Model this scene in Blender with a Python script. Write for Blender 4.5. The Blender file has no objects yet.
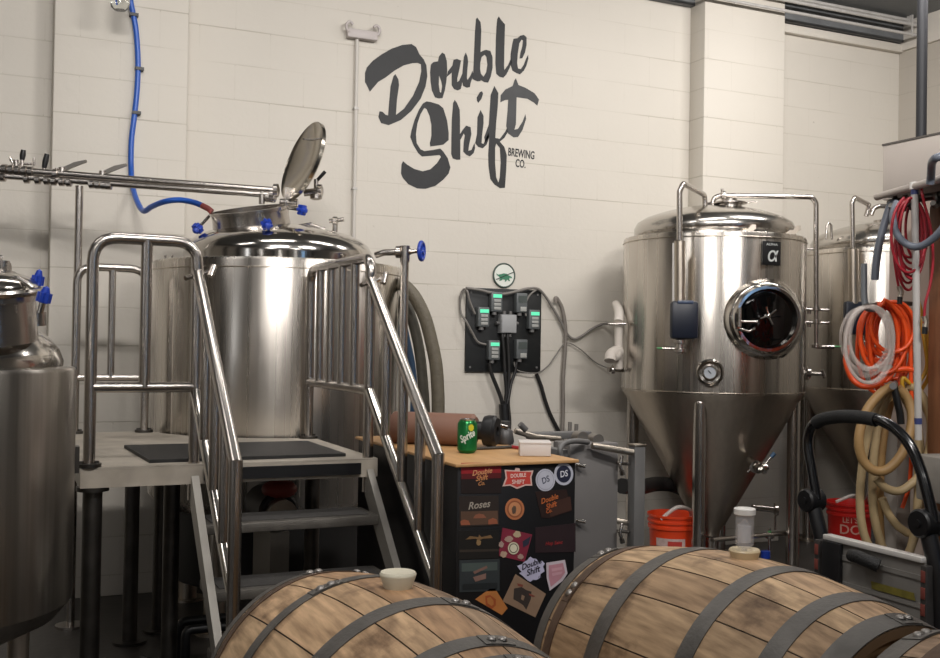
import bpy, bmesh, math, random
from mathutils import Vector, Matrix
random.seed(7)
PI = math.pi
C = bpy.context.scene.collection
V = Vector
# ------------------------------------------------------------------ camera
F = 1050.0; HC = 1.38
PH = math.atan(F / 2280.0)
fwd = V((math.sin(PH), math.cos(PH), 0)); rgt = V((math.cos(PH), -math.sin(PH), 0)); up0 = V((0, 0, 1))
pt = 13 / F
f2 = fwd * math.cos(pt) + up0 * math.sin(pt); u2 = up0 * math.cos(pt) - fwd * math.sin(pt)
rl = .016
CR = rgt * math.cos(rl) + u2 * math.sin(rl); CU = u2 * math.cos(rl) - rgt * math.sin(rl)
CAM = V((0, 0, HC))
WY = 6.65 * math.cos(PH)          # back wall plane
def ray(x, y): return f2 + CR * ((x - 470) / F) - CU * ((y - 329) / F)
def proj(P):
    d = V(P) - CAM; z = d.dot(f2); return (470 + F * d.dot(CR) / z, 329 - F * d.dot(CU) / z, z)
def plane(x, y, n, c):
    d = ray(x, y); n = V(n); return CAM + d * ((c - CAM.dot(n)) / d.dot(n))
def W(x, y, o=0.0): return plane(x, y, (0, 1, 0), WY - o)
def Zp(x, y, z): return plane(x, y, (0, 0, 1), z)
def Xp(x, y, X): return plane(x, y, (1, 0, 0), X)
def Yp(x, y, Y): return plane(x, y, (0, 1, 0), Y)
def D(x, y, Z): return CAM + ray(x, y) * Z
cd = bpy.data.cameras.new('camera'); co = bpy.data.objects.new('camera', cd); C.objects.link(co)
cd.sensor_width = 36; cd.lens = F * 36 / 940; cd.clip_start = .05
m = Matrix((CR, CU, -f2)).transposed().to_4x4(); m.translation = CAM; co.matrix_world = m
bpy.context.scene.camera = co
# ------------------------------------------------------------------ materials
def lin(h):
    h = h.lstrip('#'); r = []
    for i in (0, 2, 4):
        c = int(h[i:i+2], 16) / 255; r.append(c / 12.92 if c <= .04045 else ((c + .055) / 1.055) ** 2.4)
    return (*r, 1)
MATS = {}
def mat(name, col, rough=.5, metal=0., noise=0., nscale=8., bump=0., bscale=60., emit=0., trans=0., alpha=1., spec=None, stretch=(1, 1, 1), aniso=0., coat=0., ior=None):
    if name in MATS: return MATS[name]
    m = bpy.data.materials.new(name); m.use_nodes = True
    nt = m.node_tree; b = nt.nodes['Principled BSDF']
    c = lin(col) if isinstance(col, str) else col
    b.inputs['Base Color'].default_value = c; b.inputs['Roughness'].default_value = rough; b.inputs['Metallic'].default_value = metal
    b.inputs['Transmission Weight'].default_value = trans; b.inputs['Alpha'].default_value = alpha
    b.inputs['Anisotropic'].default_value = aniso; b.inputs['Coat Weight'].default_value = coat
    if ior: b.inputs['IOR'].default_value = ior
    if spec is not None: b.inputs['Specular IOR Level'].default_value = spec
    if emit: b.inputs['Emission Color'].default_value = c; b.inputs['Emission Strength'].default_value = emit
    tc = nt.nodes.new('ShaderNodeTexCoord'); mp = nt.nodes.new('ShaderNodeMapping'); mp.inputs['Scale'].default_value = stretch
    nt.links.new(tc.outputs['Object'], mp.inputs['Vector'])
    if noise:
        n = nt.nodes.new('ShaderNodeTexNoise'); n.inputs['Scale'].default_value = nscale; n.inputs['Detail'].default_value = 5
        nt.links.new(mp.outputs['Vector'], n.inputs['Vector'])
        r = nt.nodes.new('ShaderNodeValToRGB')
        r.color_ramp.elements[0].position = .3; r.color_ramp.elements[1].position = .7
        r.color_ramp.elements[0].color = tuple(x * (1 - noise) for x in c[:3]) + (1,); r.color_ramp.elements[1].color = tuple(min(1, x * (1 + noise * .6)) for x in c[:3]) + (1,)
        nt.links.new(n.outputs['Fac'], r.inputs['Fac']); nt.links.new(r.outputs['Color'], b.inputs['Base Color'])
        if metal:
            mr = nt.nodes.new('ShaderNodeMapRange'); mr.inputs['To Min'].default_value = rough * .75; mr.inputs['To Max'].default_value = rough * 1.35
            nt.links.new(n.outputs['Fac'], mr.inputs['Value']); nt.links.new(mr.outputs['Result'], b.inputs['Roughness'])
    if bump:
        n2 = nt.nodes.new('ShaderNodeTexNoise'); n2.inputs['Scale'].default_value = bscale; n2.inputs['Detail'].default_value = 3
        nt.links.new(mp.outputs['Vector'], n2.inputs['Vector'])
        bp = nt.nodes.new('ShaderNodeBump'); bp.inputs['Strength'].default_value = bump; bp.inputs['Distance'].default_value = .01
        nt.links.new(n2.outputs['Fac'], bp.inputs['Height']); nt.links.new(bp.outputs['Normal'], b.inputs['Normal'])
    if aniso:
        b.inputs['Anisotropic Rotation'].default_value = .25
        tg = nt.nodes.new('ShaderNodeTangent'); tg.direction_type = 'RADIAL'; tg.axis = 'Z'
        nt.links.new(tg.outputs['Tangent'], b.inputs['Tangent'])
    MATS[name] = m; return m
def wall_mat(name, col, zoff):
    m = mat(name, col, .62)
    nt = m.node_tree; b = nt.nodes['Principled BSDF']
    geo = nt.nodes.new('ShaderNodeNewGeometry'); sep = nt.nodes.new('ShaderNodeSeparateXYZ'); nt.links.new(geo.outputs['Position'], sep.inputs[0])
    ad = nt.nodes.new('ShaderNodeMath'); ad.operation = 'ADD'; nt.links.new(sep.outputs['X'], ad.inputs[0]); nt.links.new(sep.outputs['Y'], ad.inputs[1])
    az = nt.nodes.new('ShaderNodeMath'); az.operation = 'ADD'; az.inputs[1].default_value = -zoff + 4.06; nt.links.new(sep.outputs['Z'], az.inputs[0])
    cb = nt.nodes.new('ShaderNodeCombineXYZ'); nt.links.new(ad.outputs[0], cb.inputs[0]); nt.links.new(az.outputs[0], cb.inputs[1])
    br = nt.nodes.new('ShaderNodeTexBrick'); br.offset = .5
    br.inputs['Scale'].default_value = 1; br.inputs['Brick Width'].default_value = .406; br.inputs['Row Height'].default_value = .203
    br.inputs['Mortar Size'].default_value = .0042; br.inputs['Mortar Smooth'].default_value = .6
    br.inputs['Color1'].default_value = (1, 1, 1, 1); br.inputs['Color2'].default_value = (.985, .985, .98, 1); br.inputs['Mortar'].default_value = (.70, .68, .64, 1)
    nt.links.new(cb.outputs[0], br.inputs['Vector'])
    # mask so that the joints fade in and out under the paint
    n = nt.nodes.new('ShaderNodeTexNoise'); n.inputs['Scale'].default_value = 1.0; n.inputs['Detail'].default_value = 5
    ms = nt.nodes.new('ShaderNodeMapping'); ms.inputs['Scale'].default_value = (1.1, 6.5, 1); nt.links.new(cb.outputs[0], ms.inputs['Vector']); nt.links.new(ms.outputs['Vector'], n.inputs['Vector'])
    rp = nt.nodes.new('ShaderNodeValToRGB'); rp.color_ramp.elements[0].position = .38; rp.color_ramp.elements[1].position = .62
    rp.color_ramp.elements[0].color = (.02, .02, .02, 1); rp.color_ramp.elements[1].color = (.8, .8, .8, 1); nt.links.new(n.outputs['Fac'], rp.inputs['Fac'])
    mx = nt.nodes.new('ShaderNodeMix'); mx.data_type = 'RGBA'; mx.inputs['A'].default_value = (1, 1, 1, 1)
    # long bed joints show, upright joints are nearly filled with paint
    sx = nt.nodes.new('ShaderNodeSeparateXYZ'); nt.links.new(cb.outputs[0], sx.inputs[0])
    dv = nt.nodes.new('ShaderNodeMath'); dv.operation = 'DIVIDE'; dv.inputs[1].default_value = .203; nt.links.new(sx.outputs['Y'], dv.inputs[0])
    pp = nt.nodes.new('ShaderNodeMath'); pp.operation = 'PINGPONG'; pp.inputs[1].default_value = .5; nt.links.new(dv.outputs[0], pp.inputs[0])
    bed = nt.nodes.new('ShaderNodeMapRange'); bed.inputs['From Min'].default_value = .03; bed.inputs['From Max'].default_value = .06; bed.inputs['To Min'].default_value = 1; bed.inputs['To Max'].default_value = .22; nt.links.new(pp.outputs[0], bed.inputs['Value'])
    fm_ = nt.nodes.new('ShaderNodeMath'); fm_.operation = 'MULTIPLY'; nt.links.new(rp.outputs['Color'], fm_.inputs[0]); nt.links.new(bed.outputs['Result'], fm_.inputs[1])
    nt.links.new(fm_.outputs[0], mx.inputs['Factor']); nt.links.new(br.outputs['Color'], mx.inputs['B'])
    n3 = nt.nodes.new('ShaderNodeTexNoise'); n3.inputs['Scale'].default_value = 1.1; n3.inputs['Detail'].default_value = 6; nt.links.new(cb.outputs[0], n3.inputs['Vector'])
    r3 = nt.nodes.new('ShaderNodeValToRGB'); r3.color_ramp.elements[0].color = (.88, .88, .87, 1); r3.color_ramp.elements[1].color = (1, 1, 1, 1); nt.links.new(n3.outputs['Fac'], r3.inputs['Fac'])
    mu = nt.nodes.new('ShaderNodeMix'); mu.data_type = 'RGBA'; mu.blend_type = 'MULTIPLY'; mu.inputs['Factor'].default_value = 1
    nt.links.new(mx.outputs['Result'], mu.inputs['A']); nt.links.new(r3.outputs['Color'], mu.inputs['B'])
    # dark pits
    n4 = nt.nodes.new('ShaderNodeTexNoise'); n4.inputs['Scale'].default_value = 14; n4.inputs['Detail'].default_value = 2; nt.links.new(cb.outputs[0], n4.inputs['Vector'])
    r4 = nt.nodes.new('ShaderNodeValToRGB'); r4.color_ramp.elements[0].position = .16; r4.color_ramp.elements[1].position = .24; r4.color_ramp.elements[0].color = (.5, .47, .42, 1); r4.color_ramp.elements[1].color = (1, 1, 1, 1)
    nt.links.new(n4.outputs['Fac'], r4.inputs['Fac'])
    m2 = nt.nodes.new('ShaderNodeMix'); m2.data_type = 'RGBA'; m2.blend_type = 'MULTIPLY'; m2.inputs['Factor'].default_value = 1
    nt.links.new(mu.outputs['Result'], m2.inputs['A']); nt.links.new(r4.outputs['Color'], m2.inputs['B'])
    m3 = nt.nodes.new('ShaderNodeMix'); m3.data_type = 'RGBA'; m3.blend_type = 'MULTIPLY'; m3.inputs['Factor'].default_value = 1; m3.inputs['B'].default_value = lin(col)
    nt.links.new(m2.outputs['Result'], m3.inputs['A']); nt.links.new(m3.outputs['Result'], b.inputs['Base Color'])
    bp = nt.nodes.new('ShaderNodeBump'); bp.inputs['Strength'].default_value = .6; bp.inputs['Distance'].default_value = .007
    nt.links.new(mx.outputs['Result'], bp.inputs['Height'])
    n5 = nt.nodes.new('ShaderNodeTexNoise'); n5.inputs['Scale'].default_value = 26; n5.inputs['Detail'].default_value = 5; nt.links.new(geo.outputs['Position'], n5.inputs['Vector'])
    b2 = nt.nodes.new('ShaderNodeBump'); b2.inputs['Strength'].default_value = .3; b2.inputs['Distance'].default_value = .005
    nt.links.new(n5.outputs['Fac'], b2.inputs['Height']); nt.links.new(bp.outputs['Normal'], b2.inputs['Normal']); nt.links.new(b2.outputs['Normal'], b.inputs['Normal'])
    return m
STEEL = mat('brushed_stainless', '#c9c3bb', .26, 1, .06, 3, 0, stretch=(7, 7, .03), aniso=.8)
STEELD = mat('dull_stainless', '#bbb1a4', .36, 1, .07, 4, 0, stretch=(10, 10, .3), aniso=.6)
POL = mat('polished_stainless', '#c2beb8', .13, 1, .05, 5)
TUBE = mat('satin_tube_stainless', '#bdb7b1', .24, 1)
MILL = mat('mill_aluminium', '#9c9890', .38, 1, .15, 20)
DARKST = mat('dark_steel', '#5b5854', .42, 1, .2, 14)
HOOP = mat('galvanised_hoop_steel', '#74716d', .5, .75, .3, 9, .15, 90)
RUST = mat('rusty_hoop_steel', '#6a5648', .6, .5, .35, 14, .15, 90)
DECK = mat('worn_deck_plate', '#a39b8f', .55, .15, .25, 9, .25, 120)
RUB = mat('black_rubber', '#141414', .6, 0, .2, 20, .3, 150)
BLK = mat('black_plastic', '#121214', .42)
BLKG = mat('black_gloss_paint', '#0d0d0f', .22, coat=.3)
CABM = mat('black_cabinet_laminate', '#100f11', .45)
BLUE = mat('blue_plastic_knob', '#1b3a9c', .35)
BLUEH = mat('blue_air_hose', '#1f55b0', .35)
WHT = mat('white_plastic', '#e2dfda', .4)
WHITEP = mat('white_painted_panel', '#b4aca4', .6, 0, .06, 3)
GREYP = mat('grey_plastic', '#7c7e7e', .5)
GREYM = mat('grey_painted_steel', '#6b6a69', .5, .2, .12, 7)
NAVY = mat('navy_control_box', '#141a28', .4)
# ------------------------------------------------------------------ mesh builder
class MB:
    def __init__(s): s.bm = bmesh.new()
    def box(s, c, d, rot=None, bev=0.):
        M = Matrix.Translation(V(c)) @ (rot.to_4x4() if rot else Matrix.Identity(4)) @ Matrix.Diagonal((d[0], d[1], d[2], 1))
        r = bmesh.ops.create_cube(s.bm, size=1, matrix=M)
        if bev:
            es = list({e for v in r['verts'] for e in v.link_edges})
            bmesh.ops.bevel(s.bm, geom=es, offset=bev, segments=2, affect='EDGES', profile=.5)
        return s
    def b2(s, a, b, bev=0.):
        a = V(a); b = V(b); return s.box((a + b) / 2, [abs(b[i] - a[i]) for i in range(3)], None, bev)
    def lathe(s, prof, o=(0, 0, 0), ax=(0, 0, 1), seg=48, cap=True):
        q = V(ax).normalized().to_track_quat('Z', 'Y').to_matrix(); o = V(o); rings = []
        for r, z in prof:
            rings.append([s.bm.verts.new(o + q @ V((r * math.cos(2*PI*i/seg), r * math.sin(2*PI*i/seg), z))) for i in range(seg)])
        for a, b in zip(rings, rings[1:]):
            for i in range(seg):
                j = (i + 1) % seg; s.bm.faces.new((a[i], a[j], b[j], b[i]))
        if cap:
            if prof[0][0] > 0: s.bm.faces.new(rings[0][::-1])
            if prof[-1][0] > 0: s.bm.faces.new(rings[-1])
        return s
    def cyl(s, p0, p1, r, r1=None, seg=20, bev=0.):
        p0 = V(p0); p1 = V(p1); L = (p1 - p0).length; r1 = r if r1 is None else r1
        pr = [(r, 0), (r1, L)]
        if bev: pr = [(r - bev, 0), (r, bev), (r1, L - bev), (r1 - bev, L)]
        return s.lathe(pr, p0, p1 - p0, seg)
    def tube(s, pts, r, seg=12, fil=0., closed=False, nf=6):
        pts = [V(p) for p in pts]
        if fil: pts = fillet(pts, fil, nf)
        n = len(pts); rings = []; prev = None
        for i in range(n):
            if closed: t = pts[(i+1) % n] - pts[i-1]
            else: t = pts[min(i+1, n-1)] - pts[max(i-1, 0)]
            if t.length < 1e-9: t = V((0, 0, 1))
            t.normalize()
            if prev is None:
                a = V((0, 0, 1)) if abs(t.z) < .9 else V((1, 0, 0)); u = t.cross(a).normalized()
            else:
                u = (prev - t * prev.dot(t)); u = u.normalized() if u.length > 1e-6 else t.orthogonal().normalized()
            prev = u; w = t.cross(u); rr = r(i / (n - 1)) if callable(r) else r
            rings.append([s.bm.verts.new(pts[i] + (u * math.cos(2*PI*k/seg) + w * math.sin(2*PI*k/seg)) * rr) for k in range(seg)])
        m_ = n if closed else n - 1
        for i in range(m_):
            a = rings[i]; b = rings[(i+1) % n]
            if closed and i == n - 1:   # best twist match
                k0 = min(range(seg), key=lambda k: (b[k].co - a[0].co).length)
                b = b[k0:] + b[:k0]
            for k in range(seg):
                j = (k + 1) % seg; s.bm.faces.new((a[k], a[j], b[j], b[k]))
        if not closed: s.bm.faces.new(rings[0][::-1]); s.bm.faces.new(rings[-1])
        return s
    def torus(s, o, ax, R, r, seg=40, rs=10):
        q = V(ax).normalized().to_track_quat('Z', 'Y').to_matrix(); o = V(o)
        return s.tube([o + q @ V((R*math.cos(2*PI*i/seg), R*math.sin(2*PI*i/seg), 0)) for i in range(seg)], r, rs, closed=True)
    def sph(s, c, r, sc=(1, 1, 1), seg=20):
        bmesh.ops.create_uvsphere(s.bm, u_segments=seg, v_segments=max(8, seg//2), radius=r, matrix=Matrix.Translation(V(c)) @ Matrix.Diagonal((*sc, 1))); return s
    def prism(s, poly, d):       # extrude a 3D polygon by vector d
        d = V(d); a = [s.bm.verts.new(V(p)) for p in poly]; b = [s.bm.verts.new(V(p) + d) for p in poly]
        n = len(a); s.bm.faces.new(a[::-1]); s.bm.faces.new(b)
        for i in range(n): j = (i+1) % n; s.bm.faces.new((a[i], a[j], b[j], b[i]))
        return s
    def build(s, name, mt, parent=None, flat=False, ang=40):
        me = bpy.data.meshes.new(name)
        bmesh.ops.recalc_face_normals(s.bm, faces=s.bm.faces[:])
        o = bpy.data.objects.new(name, me); C.objects.link(o)
        off = V((0, 0, 0))
        if parent is not None:
            o.parent = parent; off = worldloc(parent)
        else:
            xs = [v.co for v in s.bm.verts]
            lo = V([min(c[i] for c in xs) for i in range(3)]); hi = V([max(c[i] for c in xs) for i in range(3)])
            off = V(((lo.x+hi.x)/2, (lo.y+hi.y)/2, lo.z)); o.location = off
        bmesh.ops.translate(s.bm, verts=s.bm.verts[:], vec=-off)
        s.bm.to_mesh(me); s.bm.free()
        for m_ in (mt if isinstance(mt, (list, tuple)) else [mt]): me.materials.append(m_)
        if not flat:
            for p in me.polygons: p.use_smooth = True
            me.set_sharp_from_angle(angle=math.radians(ang))
        return o
def worldloc(o):
    l = V(o.location)
    while o.parent: o = o.parent; l = l + V(o.location)
    return l
def fillet(pts, rad, nf=6):
    out = [pts[0]]
    for i in range(1, len(pts) - 1):
        p = pts[i]; a = (pts[i-1] - p); b = (pts[i+1] - p); la, lb = a.length, b.length
        if la < 1e-6 or lb < 1e-6: continue
        a.normalize(); b.normalize(); cs = max(-.999, min(.999, a.dot(b))); h = math.acos(cs) / 2
        if h > 1.52: out.append(p); continue
        t = min(rad / math.tan(h), la * .48, lb * .48)
        p0 = p + a * t; p1 = p + b * t
        for k in range(nf + 1):
            u = k / nf; out.append(p0 * (1-u)**2 + p * 2*u*(1-u) + p1 * u*u)
    out.append(pts[-1]); return out
def spline(pts, n=8, closed=False):     # Catmull-Rom
    P = [V(p) for p in pts]; out = []; N = len(P)
    rng = range(N) if closed else range(N - 1)
    for i in rng:
        g = (lambda k: P[k % N]) if closed else (lambda k: P[max(0, min(N-1, k))])
        a, b, c, d = g(i-1), g(i), g(i+1), g(i+2)
        for k in range(n):
            t = k / n
            out.append(.5*((2*b) + (c-a)*t + (2*a-5*b+4*c-d)*t*t + (3*b-a-3*c+d)*t**3))
    if not closed: out.append(P[-1])
    return out
def tag(o, label, cat, group=None, kind=None):
    if label: o['label'] = label
    if cat: o['category'] = cat
    if group: o['group'] = group
    if kind: o['kind'] = kind
    return o
def thing(name, loc, label, cat, group=None):
    o = bpy.data.objects.new(name, None); C.objects.link(o); o.location = V(loc); o.empty_display_size = .1
    return tag(o, label, cat, group)
def struct(o): o['kind'] = 'structure'; return o
def plab(o, l): o['label'] = l; return o
def curve_mesh(name, loops, fn, mt, parent, thick=.002, nrm=(0, -1, 0)):
    """flat painted shape: loops in picture-like 2D, filled (inner loops are holes), mapped by fn to 3D"""
    cu = bpy.data.curves.new('tmp', 'CURVE'); cu.dimensions = '2D'; cu.fill_mode = 'BOTH'
    for lp in loops:
        sp = cu.splines.new('POLY'); sp.points.add(len(lp) - 1); sp.use_cyclic_u = True
        for k, (x, y) in enumerate(lp): sp.points[k].co = (x * .01, -y * .01, 0, 1)
    ob = bpy.data.objects.new('tmp', cu); C.objects.link(ob)
    dg = bpy.context.evaluated_depsgraph_get(); me = bpy.data.meshes.new_from_object(ob.evaluated_get(dg))
    bpy.data.objects.remove(ob); bpy.data.curves.remove(cu)
    mb = MB(); mb.bm.from_mesh(me); bpy.data.meshes.remove(me)
    for v in mb.bm.verts: v.co = fn(v.co.x * 100, -v.co.y * 100)
    bmesh.ops.remove_doubles(mb.bm, verts=mb.bm.verts[:], dist=1e-5)
    r = bmesh.ops.extrude_face_region(mb.bm, geom=mb.bm.faces[:])
    bmesh.ops.translate(mb.bm, verts=[g for g in r['geom'] if isinstance(g, bmesh.types.BMVert)], vec=V(nrm) * thick)
    return mb.build(name, mt, parent, flat=True)
def text(name, s, M, size, mt, parent=None, shear=0., off=0., thick=.0008, sx=1., align='CENTER', wrap=None):
    """writing as a thin mesh; M maps local (x right, y up, z out of surface)"""
    cu = bpy.data.curves.new('tmp', 'FONT'); cu.body = s; cu.size = size; cu.shear = shear; cu.offset = off; cu.extrude = thick
    cu.align_x = align; cu.align_y = 'CENTER'; cu.resolution_u = 3
    ob = bpy.data.objects.new('tmp', cu); C.objects.link(ob)
    dg = bpy.context.evaluated_depsgraph_get(); me = bpy.data.meshes.new_from_object(ob.evaluated_get(dg))
    bpy.data.objects.remove(ob); bpy.data.curves.remove(cu)
    mb = MB(); mb.bm.from_mesh(me); bpy.data.meshes.remove(me)
    for v in mb.bm.verts:
        p = V((v.co.x * sx, v.co.y, v.co.z)); v.co = wrap(p) if wrap else M @ p
    return mb.build(name, mt, parent, flat=True)
def frame(o, x, z):      # matrix at o with local x and outward z
    z = V(z).normalized(); x = V(x); x = (x - z * x.dot(z)).normalized(); y = z.cross(x)
    M = Matrix((x, y, z)).transposed().to_4x4(); M.translation = V(o); return M
# ------------------------------------------------------------------ setting
zoff = W(521, 288).z
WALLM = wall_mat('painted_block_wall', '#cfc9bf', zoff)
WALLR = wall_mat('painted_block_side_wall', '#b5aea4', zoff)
FLOORM = mat('sealed_concrete_floor', '#393633', .42, 0, .3, 2.2, .12, 30)
CEILM = mat('dark_grey_ceiling', '#6f7274', .7, 0, .15, 1.5)
XC = W(899, 60).x; ZT = (W(686, 7).z + W(897, 45).z) / 2; ZC = ZT + .16
XL, YF = -3.6, -4.5
struct(MB().b2((XL, YF, -.1), (XC + .2, WY + .2, 0)).build('floor', FLOORM))
struct(MB().b2((XL, WY, 0), (XC + .2, WY + .2, ZC + .2)).build('wall_back', WALLM))
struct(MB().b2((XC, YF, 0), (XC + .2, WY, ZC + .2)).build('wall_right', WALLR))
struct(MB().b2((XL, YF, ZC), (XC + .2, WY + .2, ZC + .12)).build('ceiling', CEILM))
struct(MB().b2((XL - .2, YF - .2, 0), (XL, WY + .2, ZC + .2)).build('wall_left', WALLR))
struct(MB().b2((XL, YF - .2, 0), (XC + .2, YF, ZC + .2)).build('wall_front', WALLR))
PD = .165
# unseen dark slabs added on the hall walls, mirrored as streaks in steel
DKS = mat('dark_streak_slab', '#241f1c', .5)
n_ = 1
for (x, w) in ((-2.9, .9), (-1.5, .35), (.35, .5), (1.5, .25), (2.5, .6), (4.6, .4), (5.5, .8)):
    struct(MB().b2((x, YF + .001, 0), (x + w, YF + .06, ZC - .5)).build('streak_slab_%d' % n_, DKS)); n_ += 1
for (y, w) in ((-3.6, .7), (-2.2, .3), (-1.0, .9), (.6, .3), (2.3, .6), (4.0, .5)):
    struct(MB().b2((XL + .001, y, 0), (XL + .06, y + w, ZC - .5)).build('streak_slab_%d' % n_, DKS)); n_ += 1
xa, xb = W(51, 200, PD).x, W(187, 116, PD).x
struct(MB().b2((xa, WY - PD, 0), (xb, WY, ZC), .006).build('trim_1', WALLM))
xa2, xb2 = W(704, 100, PD).x, W(784, 110, PD).x
struct(MB().b2((xa2, WY - PD, 0), (xb2, WY, ZC), .006).build('trim_2', WALLM))
# dark steel wall beam at the top of the wall and the lower panel step of the right wall
struct(MB().b2((xb2, WY - .07, ZT), (XC, WY, ZC)).b2((xb + .1, WY - .05, ZT), (xa2, WY, ZC)).build('trim_3', mat('dark_wall_beam', '#66686a', .6, 0, .2, 6)))
struct(MB().b2((xb2, WY - .05, ZT - .07), (XC, WY, ZT - .005), .01).build('trim_4', WALLM))
struct(MB().b2((XC - .03, 1., ZC - .22), (XC, WY - .02, ZC)).build('trim_5', mat('pale_wall_panel', '#c9c3ba', .6, 0, .05, 3)))
# thin conduits running under the ceiling
GAL = mat('galvanised_conduit', '#bdbab6', .5, .2, .1, 20)
for k, (a, b, nm) in enumerate([((700, -6), (899, 27.5), 'topmost'), ((700, -2), (899, 31), 'second from the top'), ((700, 2), (899, 33), 'lowest')]):
    off = .19
    A = W(*a, off); B = W(*b, off); z = [ZC - .03, ZC - .065, ZC - .15][k]
    mb = MB().tube([(xa2 - .3, WY - off - .02*k, z), (XC - .005, WY - off - .02*k, z)], .013 if k < 2 else .011)
    o = thing('electrical_conduit', (xa2, WY - off, z), 'thin grey conduit under the ceiling at upper right, %s of the three' % nm, 'conduit', 'ceiling conduits')
    mb.build('pipe', GAL, o)
    for x in (xa2 + .2, XC - .12): MB().b2((x, WY - off - .02*k - .006, z - .016), (x + .012, WY - off - .02*k + .006, ZC - .001)).build('strap', GAL, o)
# dark vertical pipe in front of the right wall
P = D(921.5, 100, 5.9)
o = thing('steel_column', (P.x, P.y, 0), 'dark grey vertical round column at upper right, before the side wall', 'column')
MB().cyl((P.x, P.y, .012), (P.x, P.y, ZC), .029).build('pole', mat('dark_grey_paint', '#25262a', .55), o)
MB().b2((P.x - .09, P.y - .09, 0), (P.x + .09, P.y + .09, .012)).build('base_plate', DARKST, o)
# ------------------------------------------------------------------ painted lettering on the wall
INK = mat('black_wall_paint', '#1d1e20', .55, 0, .35, 5, .15, 40)
INKG = mat('faded_black_wall_paint', '#3a3b3c', .55, 0, .3, 6, .15, 40)
q = W(450, 100)
mur = thing('wall_lettering', (q.x, WY, q.z - .9), 'large black brush-script shop name painted on the pale block wall', 'painted sign')
def lw(px, py): p = W(px, py); return V((p.x, WY - .0005, p.z))
def letter(ox, oy, s, loops, m=INK):
    curve_mesh('letter', [[(ox + x/s, oy + y/s) for x, y in l] for l in loops], lw, m, mur, .0015)
O_ = (340, 0, 3.29); B_ = (425, 10, 6.583); C_ = (390, 90, 6.58); E_ = (445, 75, 5.48)
letter(*O_, [[(82,240),(88,222),(108,200),(135,180),(170,160),(205,148),(235,145),(250,155),(262,180),(275,195),(284,215),(287,250),(281,285),(265,325),(235,365),(200,395),(160,412),(135,405),(126,385),(130,366),(140,368),(150,378),(158,380),(162,330),(166,285),(176,250),(182,244),(192,262),(194,280),(187,330),(184,378),(210,358),(240,315),(260,270),(267,235),(266,212),(255,207),(238,208),(210,215),(180,232),(150,255),(125,270),(98,302),(90,285),(82,270)]])
letter(*B_, [[(38,360),(55,343),(85,338),(92,305),(113,280),(130,292),(143,335),(146,400),(140,470),(130,530),(115,580),(90,583),(65,575),(45,530),(36,470),(33,410)], [(92,432),(106,468),(112,500),(105,545),(97,540),(90,490)]])
letter(*B_, [[(143,440),(150,405),(180,365),(188,328),(210,322),(236,333),(226,390),(212,450),(212,475),(225,465),(245,420),(255,310),(268,280),(280,310),(283,340),(278,400),(275,450),(280,460),(300,430),(312,400),(318,430),(300,480),(295,508),(275,512),(250,500),(246,475),(235,520),(215,530),(190,520),(175,495),(175,440),(176,412)]])
letter(*B_, [[(335,60),(343,50),(365,80),(370,130),(365,278),(375,272),(400,262),(430,270),(444,310),(444,380),(432,440),(415,478),(390,475),(366,460),(365,468),(345,470),(325,462),(312,455),(318,400),(322,300),(328,150)], [(364,345),(372,310),(392,295),(404,310),(410,360),(402,410),(385,440),(368,420),(362,390)]])
letter(*B_, [[(470,110),(475,60),(485,42),(500,65),(526,95),(522,250),(520,370),(522,395),(545,365),(565,320),(570,345),(555,385),(535,425),(515,446),(490,440),(468,420),(463,350),(466,200)]])
letter(*B_, [[(563,290),(575,220),(582,190),(610,185),(625,170),(650,164),(668,180),(668,230),(658,280),(640,318),(622,320),(628,280),(640,240),(645,200),(635,195),(620,220),(610,290),(606,350),(612,385),(630,390),(650,360),(665,320),(678,295),(680,320),(668,365),(650,400),(625,424),(600,415),(575,400),(562,360)]])
letter(*C_, [[(240,75),(270,80),(320,95),(350,120),(375,200),(385,280),(385,330),(350,360),(265,372),(262,350),(272,300),(272,230),(260,170),(240,125),(225,118),(200,160),(180,220),(170,290),(175,350),(200,390),(225,402),(280,395),(330,385),(350,405),(380,450),(397,510),(385,550),(350,590),(300,630),(235,650),(180,648),(120,620),(85,580),(72,550),(75,490),(85,468),(110,490),(160,520),(215,535),(265,522),(310,480),(335,440),(325,428),(280,432),(210,438),(185,415),(155,365),(133,310),(140,270),(160,200),(190,130),(215,90)]])
letter(*C_, [[(415,85),(425,65),(440,85),(458,130),(460,200),(460,290),(480,260),(500,235),(530,245),(535,290),(520,360),(515,400),(535,395),(555,350),(560,380),(550,415),(525,437),(500,425),(482,405),(484,350),(492,300),(485,285),(462,330),(462,458),(440,460),(412,450),(402,420),(404,300),(406,200),(412,120)]])
letter(*C_, [[(575,180),(595,132),(615,170),(615,220),(605,300),(602,350),(615,355),(635,310),(648,280),(650,320),(635,360),(610,384),(580,375),(560,350),(572,290)]])
letter(*C_, [[(570,50),(590,15),(605,8),(612,25),(600,60),(580,85),(572,70)]])
letter(*E_, [[(250,110),(270,60),(292,100),(288,180),(280,260),(275,345),(300,350),(330,310),(340,290),(345,310),(325,345),(300,365),(325,395),(338,440),(335,520),(328,618),(300,620),(270,600),(248,570),(238,500),(236,440),(242,340),(220,370),(215,340),(240,270),(245,190)], [(280,375),(300,400),(305,480),(300,560),(292,590),(280,560),(274,480),(274,400)]])
letter(*E_, [[(303,150),(305,110),(330,80),(370,60),(380,30),(388,18),(402,55),(440,70),(490,100),(515,135),(505,168),(485,150),(450,130),(392,122),(390,200),(388,270),(380,300),(400,295),(425,255),(440,215),(444,240),(425,300),(400,340),(375,342),(345,320),(335,280),(342,200),(346,136),(330,137)]], INKG)
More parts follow.
